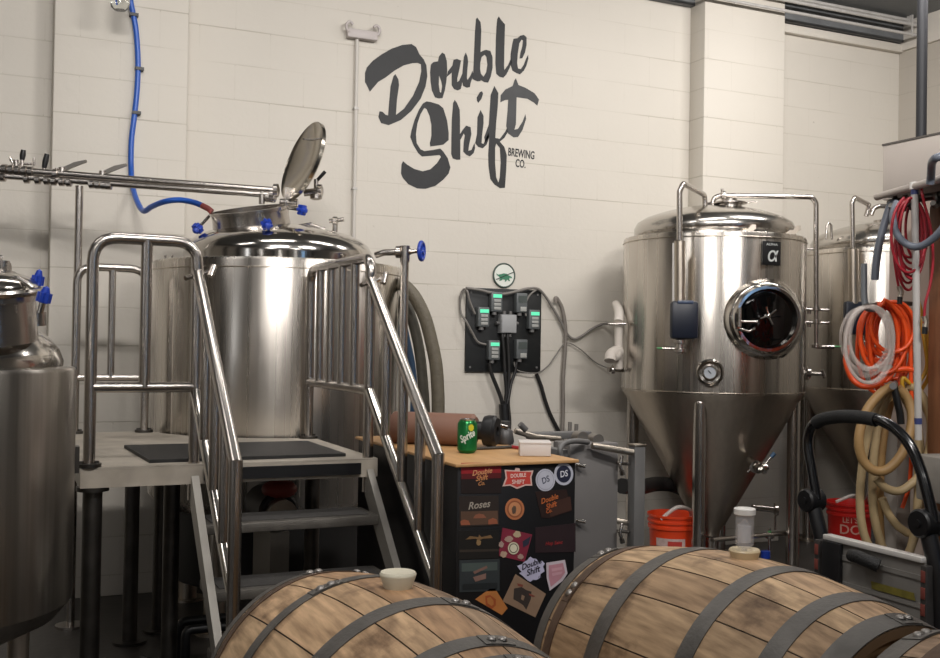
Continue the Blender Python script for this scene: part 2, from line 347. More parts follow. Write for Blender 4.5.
for s, px, py, wpx in (('BREWING', 521.3, 154, 26), ('CO.', 520.5, 164, 9.5)):
    p = W(px, py); pl = W(px - wpx/2, py); pr_ = W(px + wpx/2, py); h = (W(px, py-4).z - W(px, py+4).z)
    t = text('small_lettering', s, frame((p.x, WY - .001, p.z), (1, 0, -.045), (0, -1, 0)), h * 1.40, INK, mur, off=.0015, sx=.60)
# ------------------------------------------------------------------ small things on the wall
p = W(361, 35)
o = thing('twin_head_fixture', (p.x, WY, p.z), 'small white twin-hook fixture on a plate, top of thin conduit left of the lettering', 'wall fixture')
a = W(347, 33, .03); b = W(377, 37, .03)
FIX = mat('pale_grey_fixture', '#b9b1ae', .5)
MB().b2((a.x, WY - .05, p.z - .035), (b.x, WY - .001, p.z + .02), .008).build('plate', FIX, o)
for x, s in ((a.x + .01, -1), (b.x - .01, 1)):
    MB().tube(spline([(x - s*.02, WY - .04, p.z - .01), (x + s*.012, WY - .045, p.z + .005), (x + s*.02, WY - .05, p.z + .035), (x, WY - .05, p.z + .055), (x - s*.02, WY - .05, p.z + .04)]), .009).build('hook', FIX, o)
a = W(357, 42, .02); b = W(350, 252, .02)
o = thing('wall_conduit', (b.x, WY, b.z), 'thin pale conduit going down the wall from the twin-hook fixture', 'conduit')
MB().tube([(a.x, WY - .02, p.z - .035), (a.x, WY - .02, b.z - .9)], .011).build('pipe', mat('painted_conduit', '#c2bdb6', .5), o)
for y in (110, 190): q = W(354, y); MB().b2((a.x - .014, WY - .034, q.z), (a.x + .014, WY - .001, q.z + .012)).build('strap', GAL, o)
# jar lamp at the top left
p = D(120, 3.5, 5.35)
o = thing('jar_lamp', (p.x, p.y, p.z), 'clear glass jar lamp cut by the top edge above the blue hose', 'lamp')
GLS = mat('clear_glass', '#f2f5f2', .03, trans=1., ior=1.45)
MB().lathe([(.0, -.035), (.03, -.034), (.045, -.02), (.048, 0), (.048, .09), (.036, .11), (.03, .115)], p, seg=28, cap=False).build('glass', GLS, o)
MB().lathe([(.036, .105), (.036, .15), (.012, .17), (.012, .19)], p, seg=24).build('cap', GREYM, o)
MB().tube([(p.x, p.y, p.z + .185), (p.x, p.y, p.z + .21), (p.x + .03, WY - .02, p.z + .25), (p.x + .03, WY - PD - .001, p.z + .25)], .01).build('arm', GREYM, o)
# blue air hose down the wall to the open tank
def wl(x, y, o=PD + .02): return W(x, y, o)
bp = [wl(129, -8), wl(132, 8), wl(136, 30), wl(138, 62), wl(137, 90), wl(134.5, 115), wl(131.5, 140), wl(131, 165), wl(132.5, 185)]
zl = [5.35, 5.2, 5.1, 5.06, 5.05, 5.05, 5.06]
bp += [D(137, 201, 5.5), D(143.5, 211, 5.4), D(152, 206.5, 5.32), D(165, 201.5, 5.25), D(180, 200, 5.25), D(194, 202.5, 5.24), D(203, 206, 5.23)]
o = thing('blue_air_hose', bp[0], 'blue hose clipped down the wall and looping over to the open brew tank', 'hose')
MB().tube(spline(bp, 6), .0145).build('hose', BLUEH, o)
MB().tube([D(202, 205.6, 5.23), D(208, 208.5, 5.22), D(212, 212, 5.22)], .015).build('end_fitting', mat('red_fitting', '#a4504a', .4), o)
for y, x in ((15, 133.5), (69, 139), (113, 136)):
    q = wl(x, y, PD + .02); MB().b2((q.x - .02, WY - PD - .04, q.z - .008), (q.x + .024, WY - PD - .001, q.z + .008)).build('clip', BLK, o)
# no-animal sign
p = W(503.5, 275.5, .0); r = (W(503.5, 264).z - W(503.5, 287.5).z) / 2
o = thing('round_sign', (p.x, WY, p.z - r), 'round white sign with a crossed-out green reptile above the black board', 'sign')
MB().lathe([(r*.96, 0), (r*.96, .01)], (p.x, WY, p.z), (0, -1, 0), 40).build('disc', mat('sign_white', '#d9dcd4', .5), o)
MB().torus((p.x, WY - .008, p.z), (0, 1, 0), r, .006, 40, 8).build('rim', mat('sign_rim_dark', '#3b4a42', .5), o)
SG = mat('sign_green', '#3d7a5e', .5)
def sgn(x, y): return V((p.x + (x - 300)/200*r, WY - .0105, p.z - (y - 330)/200*r))
curve_mesh('animal_figure', [[(150,300),(180,320),(240,310),(290,295),(340,300),(380,325),(430,345),(455,370),(430,372),(400,365),(395,395),(415,425),(385,420),(360,395),(335,430),(310,440),(318,405),(270,395),(255,415),(215,425),(205,410),(230,390),(215,365),(190,345),(160,330)]], sgn, SG, o)
curve_mesh('slash', [[(140,400),(478,258),(484,270),(148,412)]], lambda x, y: sgn(x, y) + V((0, -.003, 0)), mat('slash_dark', '#23382e', .5), o)
# ------------------------------------------------------------------ black control board
a = W(465.5, 287.5); b = W(539, 372)
o = thing('control_board', (a.x, WY, b.z), 'black square backing board on the wall carrying six grey controllers', 'board')
MB().b2((a.x, WY - .02, b.z), (b.x, WY - .001, a.z), .003).build('backing_panel', mat('black_board', '#17191a', .55, 0, .2, 5), o)
for x in (a.x + .03, b.x - .03):
    for z in (a.z - .03, b.z + .03): MB().cyl((x, WY - .02, z), (x, WY - .024, z), .007).build('screw', GREYM, o)
SCR = mat('lit_green_display', '#5fd6a8', .3, emit=.75); SCRD = mat('unlit_display', '#4b5250', .3); KEY = mat('pale_keypad', '#9fa09c', .5); CTRL = mat('controller_grey', '#5c6061', .45)
spots = [(494, 302, 1, 'top left of the black board', 'top'), (519, 303, 0, 'top right of the black board', ''), (481, 317, 1, 'at the left edge of the black board', ''), (531.5, 319.5, 1, 'at the right edge of the black board', ''), (491.5, 350, 1, 'bottom left of the black board', ''), (519, 349, 0, 'bottom right of the black board', '')]
yb = WY - .02
for x, y, lit, where, _ in spots:
    q = W(x, y, .02)
    t = thing('temperature_controller', (q.x, yb, q.z - .06), ('grey controller with lit green display, ' if lit else 'grey controller with dark display, ') + where, 'controller', 'controllers on the black board')
    MB().b2((q.x - .042, yb - .05, q.z - .062), (q.x + .036, yb - .0005, q.z + .062), .005).build('housing', CTRL, t)
    MB().b2((q.x - .03, yb - .0525, q.z + (.026 if lit else .0)), (q.x + .03, yb - .0498, q.z + (.048 if lit else .045))).build('display', SCR if lit else SCRD, t)
    kp = MB()
    if lit:
        for k in range(3): kp.b2((q.x - .024, yb - .054, q.z - .05 + k*.024), (q.x + .024, yb - .0498, q.z - .032 + k*.024), .002)
    else:
        kp.b2((q.x - .016, yb - .054, q.z - .055), (q.x + .028, yb - .0498, q.z - .026), .002)
    kp.build('keypad', KEY, t)
    MB().cyl((q.x - .01, yb - .025, q.z - .061), (q.x - .01, yb - .025, q.z - .082), .016).build('cable_gland', GREYM, t)
q = W(505, 324, .02)
t = thing('junction_box', (q.x, yb, q.z - .06), 'square light grey junction box at the centre of the black board', 'box')
MB().b2((q.x - .056, yb - .055, q.z - .06), (q.x + .056, yb - .0005, q.z + .06), .006).build('housing', mat('junction_grey', '#8b8c8d', .5), t)
MB().b2((q.x - .052, yb - .062, q.z - .056), (q.x + .052, yb - .055, q.z + .056), .003).build('cover', mat('junction_cover_grey', '#9a9b9c', .5), t)
for dx, dz in ((-.022, .06), (.022, .06), (-.022, -.06), (.022, -.06), (-.056, .005), (.056, .005)):
    e = V((dx, 0, dz)); s_ = V((0, 0, 1 if dz > 0 else -1)) if abs(dz) > .01 else V((1 if dx > 0 else -1, 0, 0))
    MB().cyl(V((q.x, yb - .03, q.z)) + e * .98, V((q.x, yb - .03, q.z)) + e + s_ * .022, .011).build('cable_gland', GREYM, t)
def cable(name, label, pts, r, m, cat='cable', grp=None, n=6):
    return tag(MB().tube(spline(pts, n), r, 14).build(name, m, ang=80), label, cat, grp)
CBK = mat('black_cable', '#1c1b1b', .5); CGY = mat('grey_cable', '#77736e', .5)
def wb(x, y, o=.055): return W(x, y, o)
G = 'cables around the black board'
cable('power_cable', 'grey cable bowing out past the left edge of the black board', [wb(475, 314), wb(470, 302), wb(467, 291), wb(463, 290, .03), wb(460, 300, .02), wb(461, 313, .02), wb(466, 321), wb(473, 334), wb(478, 342), wb(486, 344.5)], .007, CGY, grp=G)
cable('power_cable', 'grey cable along the top edge of the black board', [wb(466, 288), wb(480, 290), wb(490, 292.5), wb(503, 294), wb(518, 291), wb(528, 288.5), wb(538, 289, .04), wb(546, 297, .03), wb(554, 310, .03), wb(561, 322, .03), wb(567, 334, .03), wb(574, 339, .03), wb(582, 336, .03), wb(592, 329, .03), wb(603, 324, .05), wb(612, 324, .15)], .009, CGY, grp=G)
cable('power_cable', 'grey cable hooking over the right top corner of the board', [wb(526, 316), wb(525, 306), wb(529, 296), wb(536, 290)], .006, CGY, grp=G)
cable('power_cable', 'thin grey cable sagging from lower right controller towards the white pipe', [wb(514, 362), wb(516, 369), wb(523, 372), wb(537, 373), wb(548, 366, .03), wb(556, 355, .03), wb(566, 343, .03), wb(580, 349, .03), wb(595, 362, .03), wb(610, 369, .08)], .004, CGY, grp=G)
cable('power_cable', 'black cable dropping from below the lower left controller', [wb(489, 363), wb(492, 375), wb(498, 390), wb(502, 402), wb(504, 418, .04), wb(505, 436, .04)], .013, CBK, grp=G)
cable('power_cable', 'black cable dropping straight from the junction box, left one', [wb(502.5, 331, .045), wb(502.6, 337), wb(504, 356), wb(505, 374), wb(506.5, 390), wb(505.5, 404), wb(507, 420, .06), wb(507, 437, .06)], .012, CBK, grp=G)
cable('power_cable', 'black cable dropping straight from the junction box, right one', [wb(507.5, 331, .045), wb(507.6, 337), wb(508.5, 356), wb(509, 372), wb(508.5, 388), wb(508, 402), wb(509.5, 420, .05), wb(509, 437, .05), wb(509, 500, .05), wb(509, 561, .05)], .012, CBK, grp=G)
cable('power_cable', 'black cable swinging in from below the lower right controller', [wb(516.5, 362), wb(515, 372), wb(511, 384), wb(508.5, 398, .07), wb(506, 412, .07), wb(506.5, 436, .07)], .010, CBK, grp=G)
tag(MB().tube([wb(504, 404, .06), wb(506, 436, .07)], .034).build('cable_sleeve', BLK), 'black sleeve bundling the cables below the black board', 'cable sleeve')
cable('power_cable', 'black cable slanting down right from the bottom corner of the board', [wb(536.5, 374, .02), wb(541, 386, .02), wb(545, 400, .02), wb(550, 414, .02), wb(558, 430, .02), wb(562, 440, .02), wb(566, 500, .02), wb(567, 563, .02)], .013, CBK, grp=G)
cable('wall_pipe', 'grey flexible pipe rising beside the black board and hooking over at the top', [wb(562, 440, .03), wb(563, 410, .03), wb(563, 380, .03), wb(565, 350, .03), wb(565.5, 330, .03), wb(562.5, 310, .03), wb(558, 300, .035), wb(555.5, 298, .04), wb(555.5, 302, .04)], .013, mat('grey_pipe_cover', '#7d766f', .55, 0, .1, 20), 'pipe')
o = thing('wall_pipe_stub', W(569, 440), 'two short grey stub pipes sticking up behind the grey machine', 'pipe')
for x, t_ in ((569.5, 422), (576, 424)):
    MB().cyl(wb(x - .5, 446, .1), wb(x + .5, t_, .1), .013).build('stub', CGY, o)
# ------------------------------------------------------------------ helpers for process tanks
def knob(par, base, tip, r=.03, name='clamp_bolt'):
    base = V(base); tip = V(tip); d = (tip - base).normalized()
    b = MB().cyl(base, tip, .008).build(name, POL, par)
    k = MB(); q = d.to_track_quat('Z', 'Y').to_matrix()
    k.lathe([(.012, -.012), (r*.7, -.008), (r*.75, .012), (r*.45, .03), (.001, .034)], tip, d, 20)
    for i in range(6):
        c = tip + q @ V((r*.72*math.cos(i*PI/3), r*.72*math.sin(i*PI/3), .002)); k.cyl(c - d*.012, c + d*.014, r*.34, seg=10)
    k.build('knob', BLUE, b); return b
def clamp(mb, p, ax, r):     # tri-clamp ferrule pair
    ax = V(ax).normalized(); p = V(p)
    mb.lathe([(r*.9, -.016), (r*1.75, -.01), (r*1.75, .01), (r*.9, .016)], p, ax, 20)
    side = ax.orthogonal().normalized(); mb.cyl(p + side * r * 1.7, p + side * r * 2.6, r*.28, seg=8)
    return mb
# ------------------------------------------------------------------ brew tank behind the platform
Zm = 5.41
cm = D(279, 262, Zm); RM = 122.5 / F * Zm; zr = D(279, 261, Zm).z - .028
tk = thing('brew_tank', (cm.x, cm.y, 0), 'wide stainless brew tank with open lid, standing behind the work platform', 'tank')
o2 = (cm.x, cm.y, 0)
MB().lathe([(RM*.5, .52), (RM*.93, .56), (RM, .62), (RM, zr - .012), (RM - .006, zr), (RM - .03, zr + .004)], o2, seg=96, cap=True).build('shell', STEEL, tk)
MB().torus((cm.x, cm.y, zr - .045), (0, 0, 1), RM + .0005, .003, 96, 6).build('weld_seam', STEELD, tk)
for k in range(6):
    a = .45 + k * PI / 3; x = cm.x + RM * math.cos(a); y = cm.y + RM * math.sin(a); MB().cyl((x, y, .66), (x, y, zr - .02), .0025, seg=6).build('weld_seam', STEELD, tk)
rd = 92 / F * Zm; zt = D(300, 222, Zm - .1).z
prof = [(rd, zr - .01), (rd + .006, zr + .045), (rd + .002, zr + .075), (rd - .018, zr + .11), (rd - .055, zr + .138), (rd - .11, zr + .162)]
z0 = zr + .162; zt = zr + .218; r0 = rd - .11
for k in range(1, 9): r = r0*(1 - k/8); prof.append((max(r, .001), z0 + (zt - z0)*(1 - (r/r0)**2)))
MB().lathe([(RM - .028, zr - .002), (rd, zr)], o2, seg=96, cap=False).build('top_ledge', POL, tk)
MB().lathe(prof, o2, seg=96, cap=False).build('dome', POL, tk)
MB().torus((cm.x, cm.y, zr + .004), (0, 0, 1), rd + .006, .006, 96, 8).build('dome_seam', TUBE, tk)
for a in (.8, 2.4, 3.9, 5.5):
    x = cm.x + RM*.8*math.cos(a); y = cm.y + RM*.8*math.sin(a)
    lg = MB().cyl((x, y, .012), (x, y, .6), .05).build('leg', STEELD, tk)
    MB().lathe([(.09, 0), (.09, .012)], (x, y, 0)).build('foot', STEELD, lg)
MB().lathe([(RM*.8, .2), (RM*.82, .21), (RM*.82, .545), (RM*.5, .55)], o2, seg=64).build('shade_skirt', mat('skirt_shade_black', '#1b1a19', .6), tk)  # black drum added to stand for the dark void under the tank
# manway neck, tilted towards the front
mc = D(249.5, 210, Zm - .15); Rm = 38.5 / F * (Zm - .15)
na = (up0 - fwd * .22 - rgt * .12).normalized()
nk = MB()
nk.lathe([(Rm*1.06, -.27), (Rm*1.01, -.10), (Rm*.985, -.04), (Rm*.985, -.012), (Rm*1.03, -.01), (Rm*1.03, .006), (Rm*.95, .006), (Rm*.945, -.15)], mc, na, 64, cap=False)
nk = nk.build('manway_neck', TUBE, tk)
MB().lathe([(Rm*.945, -.148), (.001, -.15)], mc, na, 40, cap=False).build('dark_opening', mat('tank_inside_dark', '#3a3631', .4, .8), nk)
def onring(px, py): return D(px, py, Zm - .15)
for (bx, by, Zb), (tx, ty, Zt_) in (((210, 215.5, 5.22), (198, 228, 5.16)), ((262, 214, 5.06), (266.5, 224, 5.0)), ((288, 208, 5.24), (301.5, 210, 5.2))):
    knob(tk, D(bx, by, Zb), D(tx, ty, Zt_), .027)
# open lid
lc = D(302.5, 161, Zm - .12); Rl = 41 / F * (Zm - .12)
ln = (-rgt * .80 + up0 * .30 - fwd * .50).normalized()
pr = [(.001, -.055)] + [(Rl * t, -.055 * (1 - t*t)) for t in (.2, .4, .6, .8, .93)] + [(Rl, 0), (Rl*1.02, .006), (Rl*1.02, -.012), (Rl*.97, -.02)] + [(Rl * t, -.055 * (1 - t*t) - .007) for t in (.9, .7, .5, .25)] + [(.001, -.062)]
lid = MB().lathe(pr, lc, ln, 64, cap=False).build('lid', mat('lid_stainless', '#a8a297', .2, 1, .15, 4), tk)
lq = ln.to_track_quat('Z', 'Y').to_matrix()
lp = lc + lq @ V((Rl*.55, 0, -.02))
# line and tee welded on the lid back plus hinge and sanitary valve
hb = MB(); hp = D(289, 203, Zm - .12)
hb.cyl(hp + rgt*.045, hp - rgt*.045, .022); hb.box(hp + up0*.03, (.05, .03, .09)); hb.cyl(hp + V((0, 0, -.02)) - rgt*.03, hp + V((0, 0, -.05)) - rgt*.03, .03)
hb.tube([hp, hp + up0*.05 + rgt*.01], .014)
hb.build('hinge', TUBE, tk)
vv = MB(); vp = D(316, 191, Zm - .08)
vv.cyl(vp - rgt*.06 - up0*.01, vp + rgt*.03, .019); clamp(vv, vp + rgt*.02, rgt, .02); vv.cyl(vp + up0*.0, vp - up0*.045 , .017); clamp(vv, vp - up0*.03, up0, .018); vv.cyl(vp, vp + up0*.06, .012)
vv = vv.build('lid_valve', TUBE, tk)
MB().tube([vp + up0*.05, vp + up0*.06 + rgt*.01, vp + up0*.1 + rgt*.045], .009).build('lever', BLK, vv)
# lid reinforcing bar inside
MB().tube([lc + lq @ V((Rl*math.cos(a), Rl*math.sin(a), 0)) * .96 for a in (2.55, 2.55)] and [D(303, 139, Zm-.13), D(312, 140, Zm-.14), D(322, 138, Zm-.14)], .004).build('lid_bar', TUBE, lid)
# fittings on the dome
ft = MB(); p = D(335, 228, Zm - .05)
ft.cyl(p - up0*.05, p + up0*.04, .014); ft.cyl(p + up0*.035 - rgt*.03, p + up0*.045 + rgt*.045, .011); clamp(ft, p + up0*.035, rgt, .014)
ft.build('dome_fitting', TUBE, tk)
ft = MB(); p = D(303, 226, Zm - .15)
ft.tube([p - rgt*.05 - up0*.03, p + up0*.0, p + rgt*.05 + up0*.003, p + rgt*.11 - up0*.015], .01); ft.tube([p - rgt*.02, p + rgt*.045 + up0*.012], .009)
ft.build('dome_fitting', TUBE, tk)
ft = MB(); p = D(168, 262, Zm + .0)
for dx in (-.015, .02): ft.cyl(p + rgt*dx - up0*.03, p + rgt*dx + up0*.035, .006)
ft.build('dome_fitting', TUBE, tk)
# valve pipe at the right of the brew tank
zv = D(385, 252, 5.15)
o = thing('valve_pipe', (D(406, 255, 5.1).x, D(406, 255, 5.1).y, 0), 'stainless drop pipe with blue handwheel right of the wide brew tank', 'pipe')
J = D(405, 252, 5.1)
MB().tube([D(376, 255, 5.12), D(384, 252.5, 5.1), J, D(411, 251.5, 5.1)], .016).build('pipe', TUBE, o)
cl = MB(); clamp(cl, D(398, 252, 5.1), rgt, .017); cl.cyl(J + up0*.03, J - up0*.05, .024, seg=16); cl.cyl(D(409, 252, 5.1), D(417, 251, 5.1), .011)
cl.build('tee', TUBE, o)
MB().cyl(J - up0*.04, (J.x, J.y, .02), .02).build('drop_pipe', TUBE, o)
hw = D(421.5, 251, 5.1); hv = MB(); hv.torus(hw, (rgt - fwd*.25), .042, .010, 32, 10)
for k in range(3):
    a = k*PI/3; d_ = up0*math.cos(a) + (fwd + rgt*.25).normalized()*math.sin(a); hv.cyl(hw - d_*.042, hw + d_*.042, .007, seg=8)
hv.cyl(hw - rgt*.02, hw + rgt*.012, .014)
hv.build('handwheel', BLUE, o)
# thick hoses looped behind the tank
HZ = mat('olive_suction_hose', '#5e5749', .55, 0, .15, 30, .4, 100); HZ2 = mat('dark_suction_hose', '#4b483f', .5, 0, .2, 30)
def hz(pts, Z): return [D(x, y, Z) for x, y in pts]
cable('suction_hose', 'thick olive grey hose arching down beside the wide brew tank, outer one', hz([(398, 283), (406, 287), (416, 299), (425, 318), (431, 340), (436, 365), (438, 395), (438, 415), (437, 440), (436, 470), (430, 520)], 5.3), .034, HZ, 'hose', 'hoses behind the brew tank')
cable('suction_hose', 'thick dark grey hose nested inside the olive hose arch', hz([(402, 296), (408, 308), (415, 330), (420, 355), (423, 385), (425, 415), (425, 440), (424, 480), (422, 520)], 5.42), .028, HZ2, 'hose', 'hoses behind the brew tank')
cable('suction_hose', 'blue hose inside the dark hose arch behind the tank', hz([(404, 325), (408, 345), (412, 365), (414, 390), (413, 420), (412, 450), (411, 500)], 5.49), .018, mat('dull_blue_hose', '#35506e', .5), 'hose', 'hoses behind the brew tank')
# ------------------------------------------------------------------ left tank
Zl = 3.0; cl_ = D(-80, 369, Zl); RL = 147 / F * Zl; zl_ = D(-80, 367, Zl).z + .002
lt = thing('small_brew_tank', (cl_.x, cl_.y, 0), 'stainless jacketed tank with blue clamp knobs, cut by the left edge', 'tank')
o2 = (cl_.x, cl_.y, 0); zb = D(60, 612, Zl).z
MB().lathe([(.05, zb - .13), (RL*.6, zb - .09), (RL*.9, zb - .03), (RL, zb + .02), (RL, zl_ - .012), (RL - .006, zl_), (RL - .03, zl_ + .003)], o2, seg=96).build('shell', mat('dark_brushed_stainless', '#96918a', .30, 1, .14, 5, stretch=(14, 14, .25), aniso=.55), lt)
rd2 = RL * 134 / 148; prof = [(rd2, zl_ - .005), (rd2 + .003, zl_ + .02), (rd2 - .01, zl_ + .055), (rd2 - .04, zl_ + .09)]
ztl = D(0, 322, Zl).z; r0 = rd2 - .04; z0 = zl_ + .09; zap = z0 + .1
for k in range(1, 9): r = r0 * (1 - k/8); prof.append((max(r, .001), z0 + (zap - z0) * (1 - (r/r0)**2)))
MB().lathe(prof, o2, seg=96, cap=False).build('dome', POL, lt)
MB().lathe([(RL - .028, zl_ - .001), (rd2, zl_)], o2, seg=96, cap=False).build('top_ledge', POL, lt)
# manway with clamp ring on the dome
nc = D(-17, 292, Zl - .15); Rn = 50 / F * (Zl - .15); na2 = (up0 - fwd*.12 - rgt*.04).normalized()
nk = MB().lathe([(Rn*.97, -.14), (Rn*.97, -.03), (Rn*1.06, -.028), (Rn*1.06, -.004), (Rn*.9, .002)], nc, na2, 56).build('manway_neck', TUBE, lt)
MB().lathe([(Rn*1.07, .0), (Rn*1.08, .012), (Rn*1.0, .03), (Rn*.6, .05), (.001, .06)], nc, na2, 56).build('manway_cover', POL, lt)
MB().torus(nc + na2*-.002, na2, Rn*1.07, .011, 56, 8).build('clamp_ring', TUBE, lt)
knob(lt, D(35, 295, Zl - .12), D(37.5, 281.5, Zl - .12), .016)
knob(lt, D(40, 313, Zl - .2), D(43.8, 298.5, Zl - .2), .0185)
ft = MB(); p = D(2, 268, Zl - .1)
ft.tube([p - rgt*.06, p, p + rgt*.02 + up0*.0], .017); clamp(ft, p - rgt*.02, rgt, .02); ft.cyl(p - up0*.06, p + up0*.02, .02); clamp(ft, p - up0*.02, up0, .02)
MB().tube(spline([D(10, 288, Zl-.2), D(10, 281, Zl-.2), D(15, 278, Zl-.2), D(26, 283, Zl-.2), D(33, 288, Zl-.2)]), .007).build('manway_handle', TUBE, lt)
ft.build('manway_fitting', TUBE, lt)
MB().cyl(D(35, 326, Zl), D(35, 312, Zl), .03).build('dome_port', TUBE, lt)
for a in (-1.1, .55, 2.1, 3.7):
    x = cl_.x + RL*.78*math.cos(a); y = cl_.y + RL*.78*math.sin(a)
    lg = MB().cyl((x, y, .012), (x, y, zb + .02), .032).build('leg', STEELD, lt); MB().lathe([(.06, 0), (.06, .012)], (x, y, 0)).build('foot', STEELD, lg)
q = D(75, 470, Zl)
MB().b2((cl_.x + RL - .004, cl_.y - .02, q.z - .03), (cl_.x + RL + .012, cl_.y + .03, q.z + .05)).build('bracket', DARKST, lt)
# ------------------------------------------------------------------ overhead pipe manifold
Zq = lambda px: 4.97 + (px / 280.) * .12       # it recedes to the right
mf = thing('pipe_manifold', (D(78, 300, 4.6).x, D(78, 300, 4.6).y, 0), 'pair of horizontal stainless process pipes with valves, running to the open tank lid', 'piping')
def mq(x, y): return D(x, y, Zq(x))
up_l = [mq(-25, 167), mq(0, 168.3), mq(70, 175.3), mq(140, 181), mq(210, 186), mq(276, 190.5)]
lo_l = [mq(-25, 174), mq(0, 175), mq(70, 181), mq(140, 186.2), mq(210, 191), mq(270, 195)]
MB().tube([up_l[0], up_l[-1]], .0165).build('pipe', TUBE, mf)
MB().tube([lo_l[0], lo_l[-1]], .0145).build('pipe', TUBE, mf)
sx = mq(79.5, 186)
sup = MB().cyl((sx.x, sx.y, .012), (sx.x, sx.y, sx.z), .0185)
sup.cyl((sx.x, sx.y, 0), (sx.x, sx.y, .012), .07); sup = sup.build('support_post', TUBE, mf)
for px in (3, 27, 38, 47, 54, 62, 69, 92, 98, 104, 109, 268, 273):
    p = mq(px, 176.5 + (px - 30) * .078); clamp(MB(), p - up0*.014, rgt, .012).build('clamp', TUBE, mf)
for px in (5, 12, 18, 25, 31, 56): p = mq(px, 169 + px*.09); clamp(MB(), p, rgt, .0145).build('clamp', TUBE, mf)
cp = MB().cyl(mq(16, 178), mq(16, 160), .012); cp.tube([mq(10, 157), mq(14, 166), mq(20, 176)], .006); cp.tube([mq(15, 164), mq(32, 164)], .006); cp.tube([mq(10, 160), mq(30, 172)], .005); cp.tube([mq(34, 158), mq(34, 166)], .006)
cp.build('valve_body', TUBE, mf)
MB().tube([mq(56, 178), mq(56.5, 168)], .006).build('clamp_bolt', TUBE, mf)
for (a, b) in (((22, 160), (23.5, 150)), ((44, 168), (47, 154))):
    v_ = MB().tube([mq(a[0], a[1] + 10), mq(*a)], .008).build('valve_stem', TUBE, mf)
    MB().tube([mq(a[0], a[1]), mq((a[0]+b[0])/2, (a[1]+b[1])/2), mq(*b)], lambda t: .011 + .003*math.sin(PI*min(1, t*1.1)), 12).build('grip', BLK, v_)
for x, y in ((62, 170), (102.5, 173.5)):
    A = mq(x, y); h = MB().cyl(A - up0*.015, A + up0*.012, .016).build('butterfly_valve', TUBE, mf)
    B = mq(x + 23.5, y - 9)
    MB().prism([A + up0*.012, A - up0*.008, A*.55 + B*.45 - up0*.004, B + up0*-.004, B + up0*.006, A*.5 + B*.5 + up0*.016], fwd*.02).build('lever', mat('lever_grey_steel', '#8d8983', .35, 1), h)
p = mq(262, 191.5); MB().cyl(p, p - up0*.06, .015).build('drop_stub', TUBE, mf)
p = mq(276, 190.5); clamp(MB(), p, rgt, .019).build('end_ferrule', TUBE, mf); clamp(MB(), mq(272, 195.2), rgt, .015).build('end_ferrule', TUBE, mf)
# ------------------------------------------------------------------ work platform with stairs
HP = .93; YF_ = 3.80; XA, XB, XS = .30, 1.34, .684; YR = 5.20
RR = .0205
pl = thing('work_platform', (XA, YF_, 0), 'steel work platform with tube railings and a short stair beside the brew tank', 'platform')
dk = MB()
# deck plate is notched around the tank
def deckpoly():
    pts = [(XA, YF_), (XB + .03, YF_), (XB + .03, 4.72)]
    a0 = None
    R = RM + .02
    n = 24
    # arc of the tank between the right edge and the left back corner
    s = math.atan2(4.72 - cm.y, math.sqrt(max(.001, R*R - (4.72 - cm.y)**2)))
    e = PI + math.asin(max(-1, min(1, (cm.y - 5.16) / R)))
    th0 = math.atan2(4.72 - cm.y, math.sqrt(max(.001, R*R - (4.72 - cm.y)**2)))
    if XB + .03 < cm.x + R * math.cos(th0):
        th0 = -math.acos(max(-1, min(1, (XB + .03 - cm.x) / R)))
    th1 = -PI + math.asin((cm.y - 5.2) / R)
    for k in range(n + 1):
        t = th0 + (th1 - th0) * k / n; pts.append((cm.x + R * math.cos(t), cm.y + R * math.sin(t)))
    pts += [(XA, 5.2)]
    return pts
dp = deckpoly()
dk.prism([(x, y, HP - .006) for x, y in dp], (0, 0, .006))
dk.build('deck', DECK, pl)
fr = MB()
fr.b2((XA, YF_, HP - .07), (XB + .03, YF_ + .04, HP - .0065)).b2((XA, YF_ + .04, HP - .07), (XA + .04, 5.2, HP - .0065)).b2((XB - .01, YF_ + .04, HP - .07), (XB + .03, 4.6, HP - .0065)).b2((XA + .04, 5.16, HP - .07), (.7, 5.2, HP - .0065))
fr.build('deck_frame', mat('worn_platform_frame', '#aaa194', .5, .15, .2, 10), pl)
MB().b2((XS + .03, YF_ - .012, HP - .058), (XB - .04, YF_ - .0005, HP - .015)).build('front_strip', BLK, pl)
q1 = Yp(131, 560, 4.95); q2 = Yp(160, 560, 5.1)
for x, y in ((XA + .045, YF_ + .05), (q1.x, 4.95), (q2.x, 5.1), (XB - .02, 4.5), (.70, 4.40)):
    lg = MB().cyl((x, y, .012), (x, y, HP - .065), .033).build('leg', DARKST, pl)
    MB().cyl((x, y, 0), (x, y, .012), .075).build('foot_plate', DARKST, lg)
    MB().cyl((x, y, HP - .085), (x, y, HP - .07), .055).build('collar', DARKST, lg)
def flange(x, y): return MB().cyl((x, y, HP), (x, y, HP + .012), .042).cyl((x + .026, y, HP + .01), (x + .026, y, HP + .02), .008, seg=6).cyl((x - .026, y, HP + .01), (x - .026, y, HP + .02), .008, seg=6)
ZT_, ZM_ = 1.70, 1.187
# front left guard rail
xl, xr = .329, XS
g = MB().tube([(xl, YF_ + .03, HP), (xl, YF_ + .03, ZT_ + .022), (xr, YF_ + .03, ZT_ + .022), (xr, YF_ + .03, .80)], RR, 16, fil=.085).build('guard_rail', TUBE, pl)
MB().tube([(xl, YF_ + .03, ZM_ + .016), (xr, YF_ + .03, ZM_ + .016)], RR*.93, 14).build('mid_rail', TUBE, g)
MB().tube([(.508, YF_ + .03, ZM_ + .016), (.508, YF_ + .03, ZT_ + .022)], RR, 14).build('baluster', TUBE, g)
flange(xl, YF_ + .03).build('flange', DARKST, g)
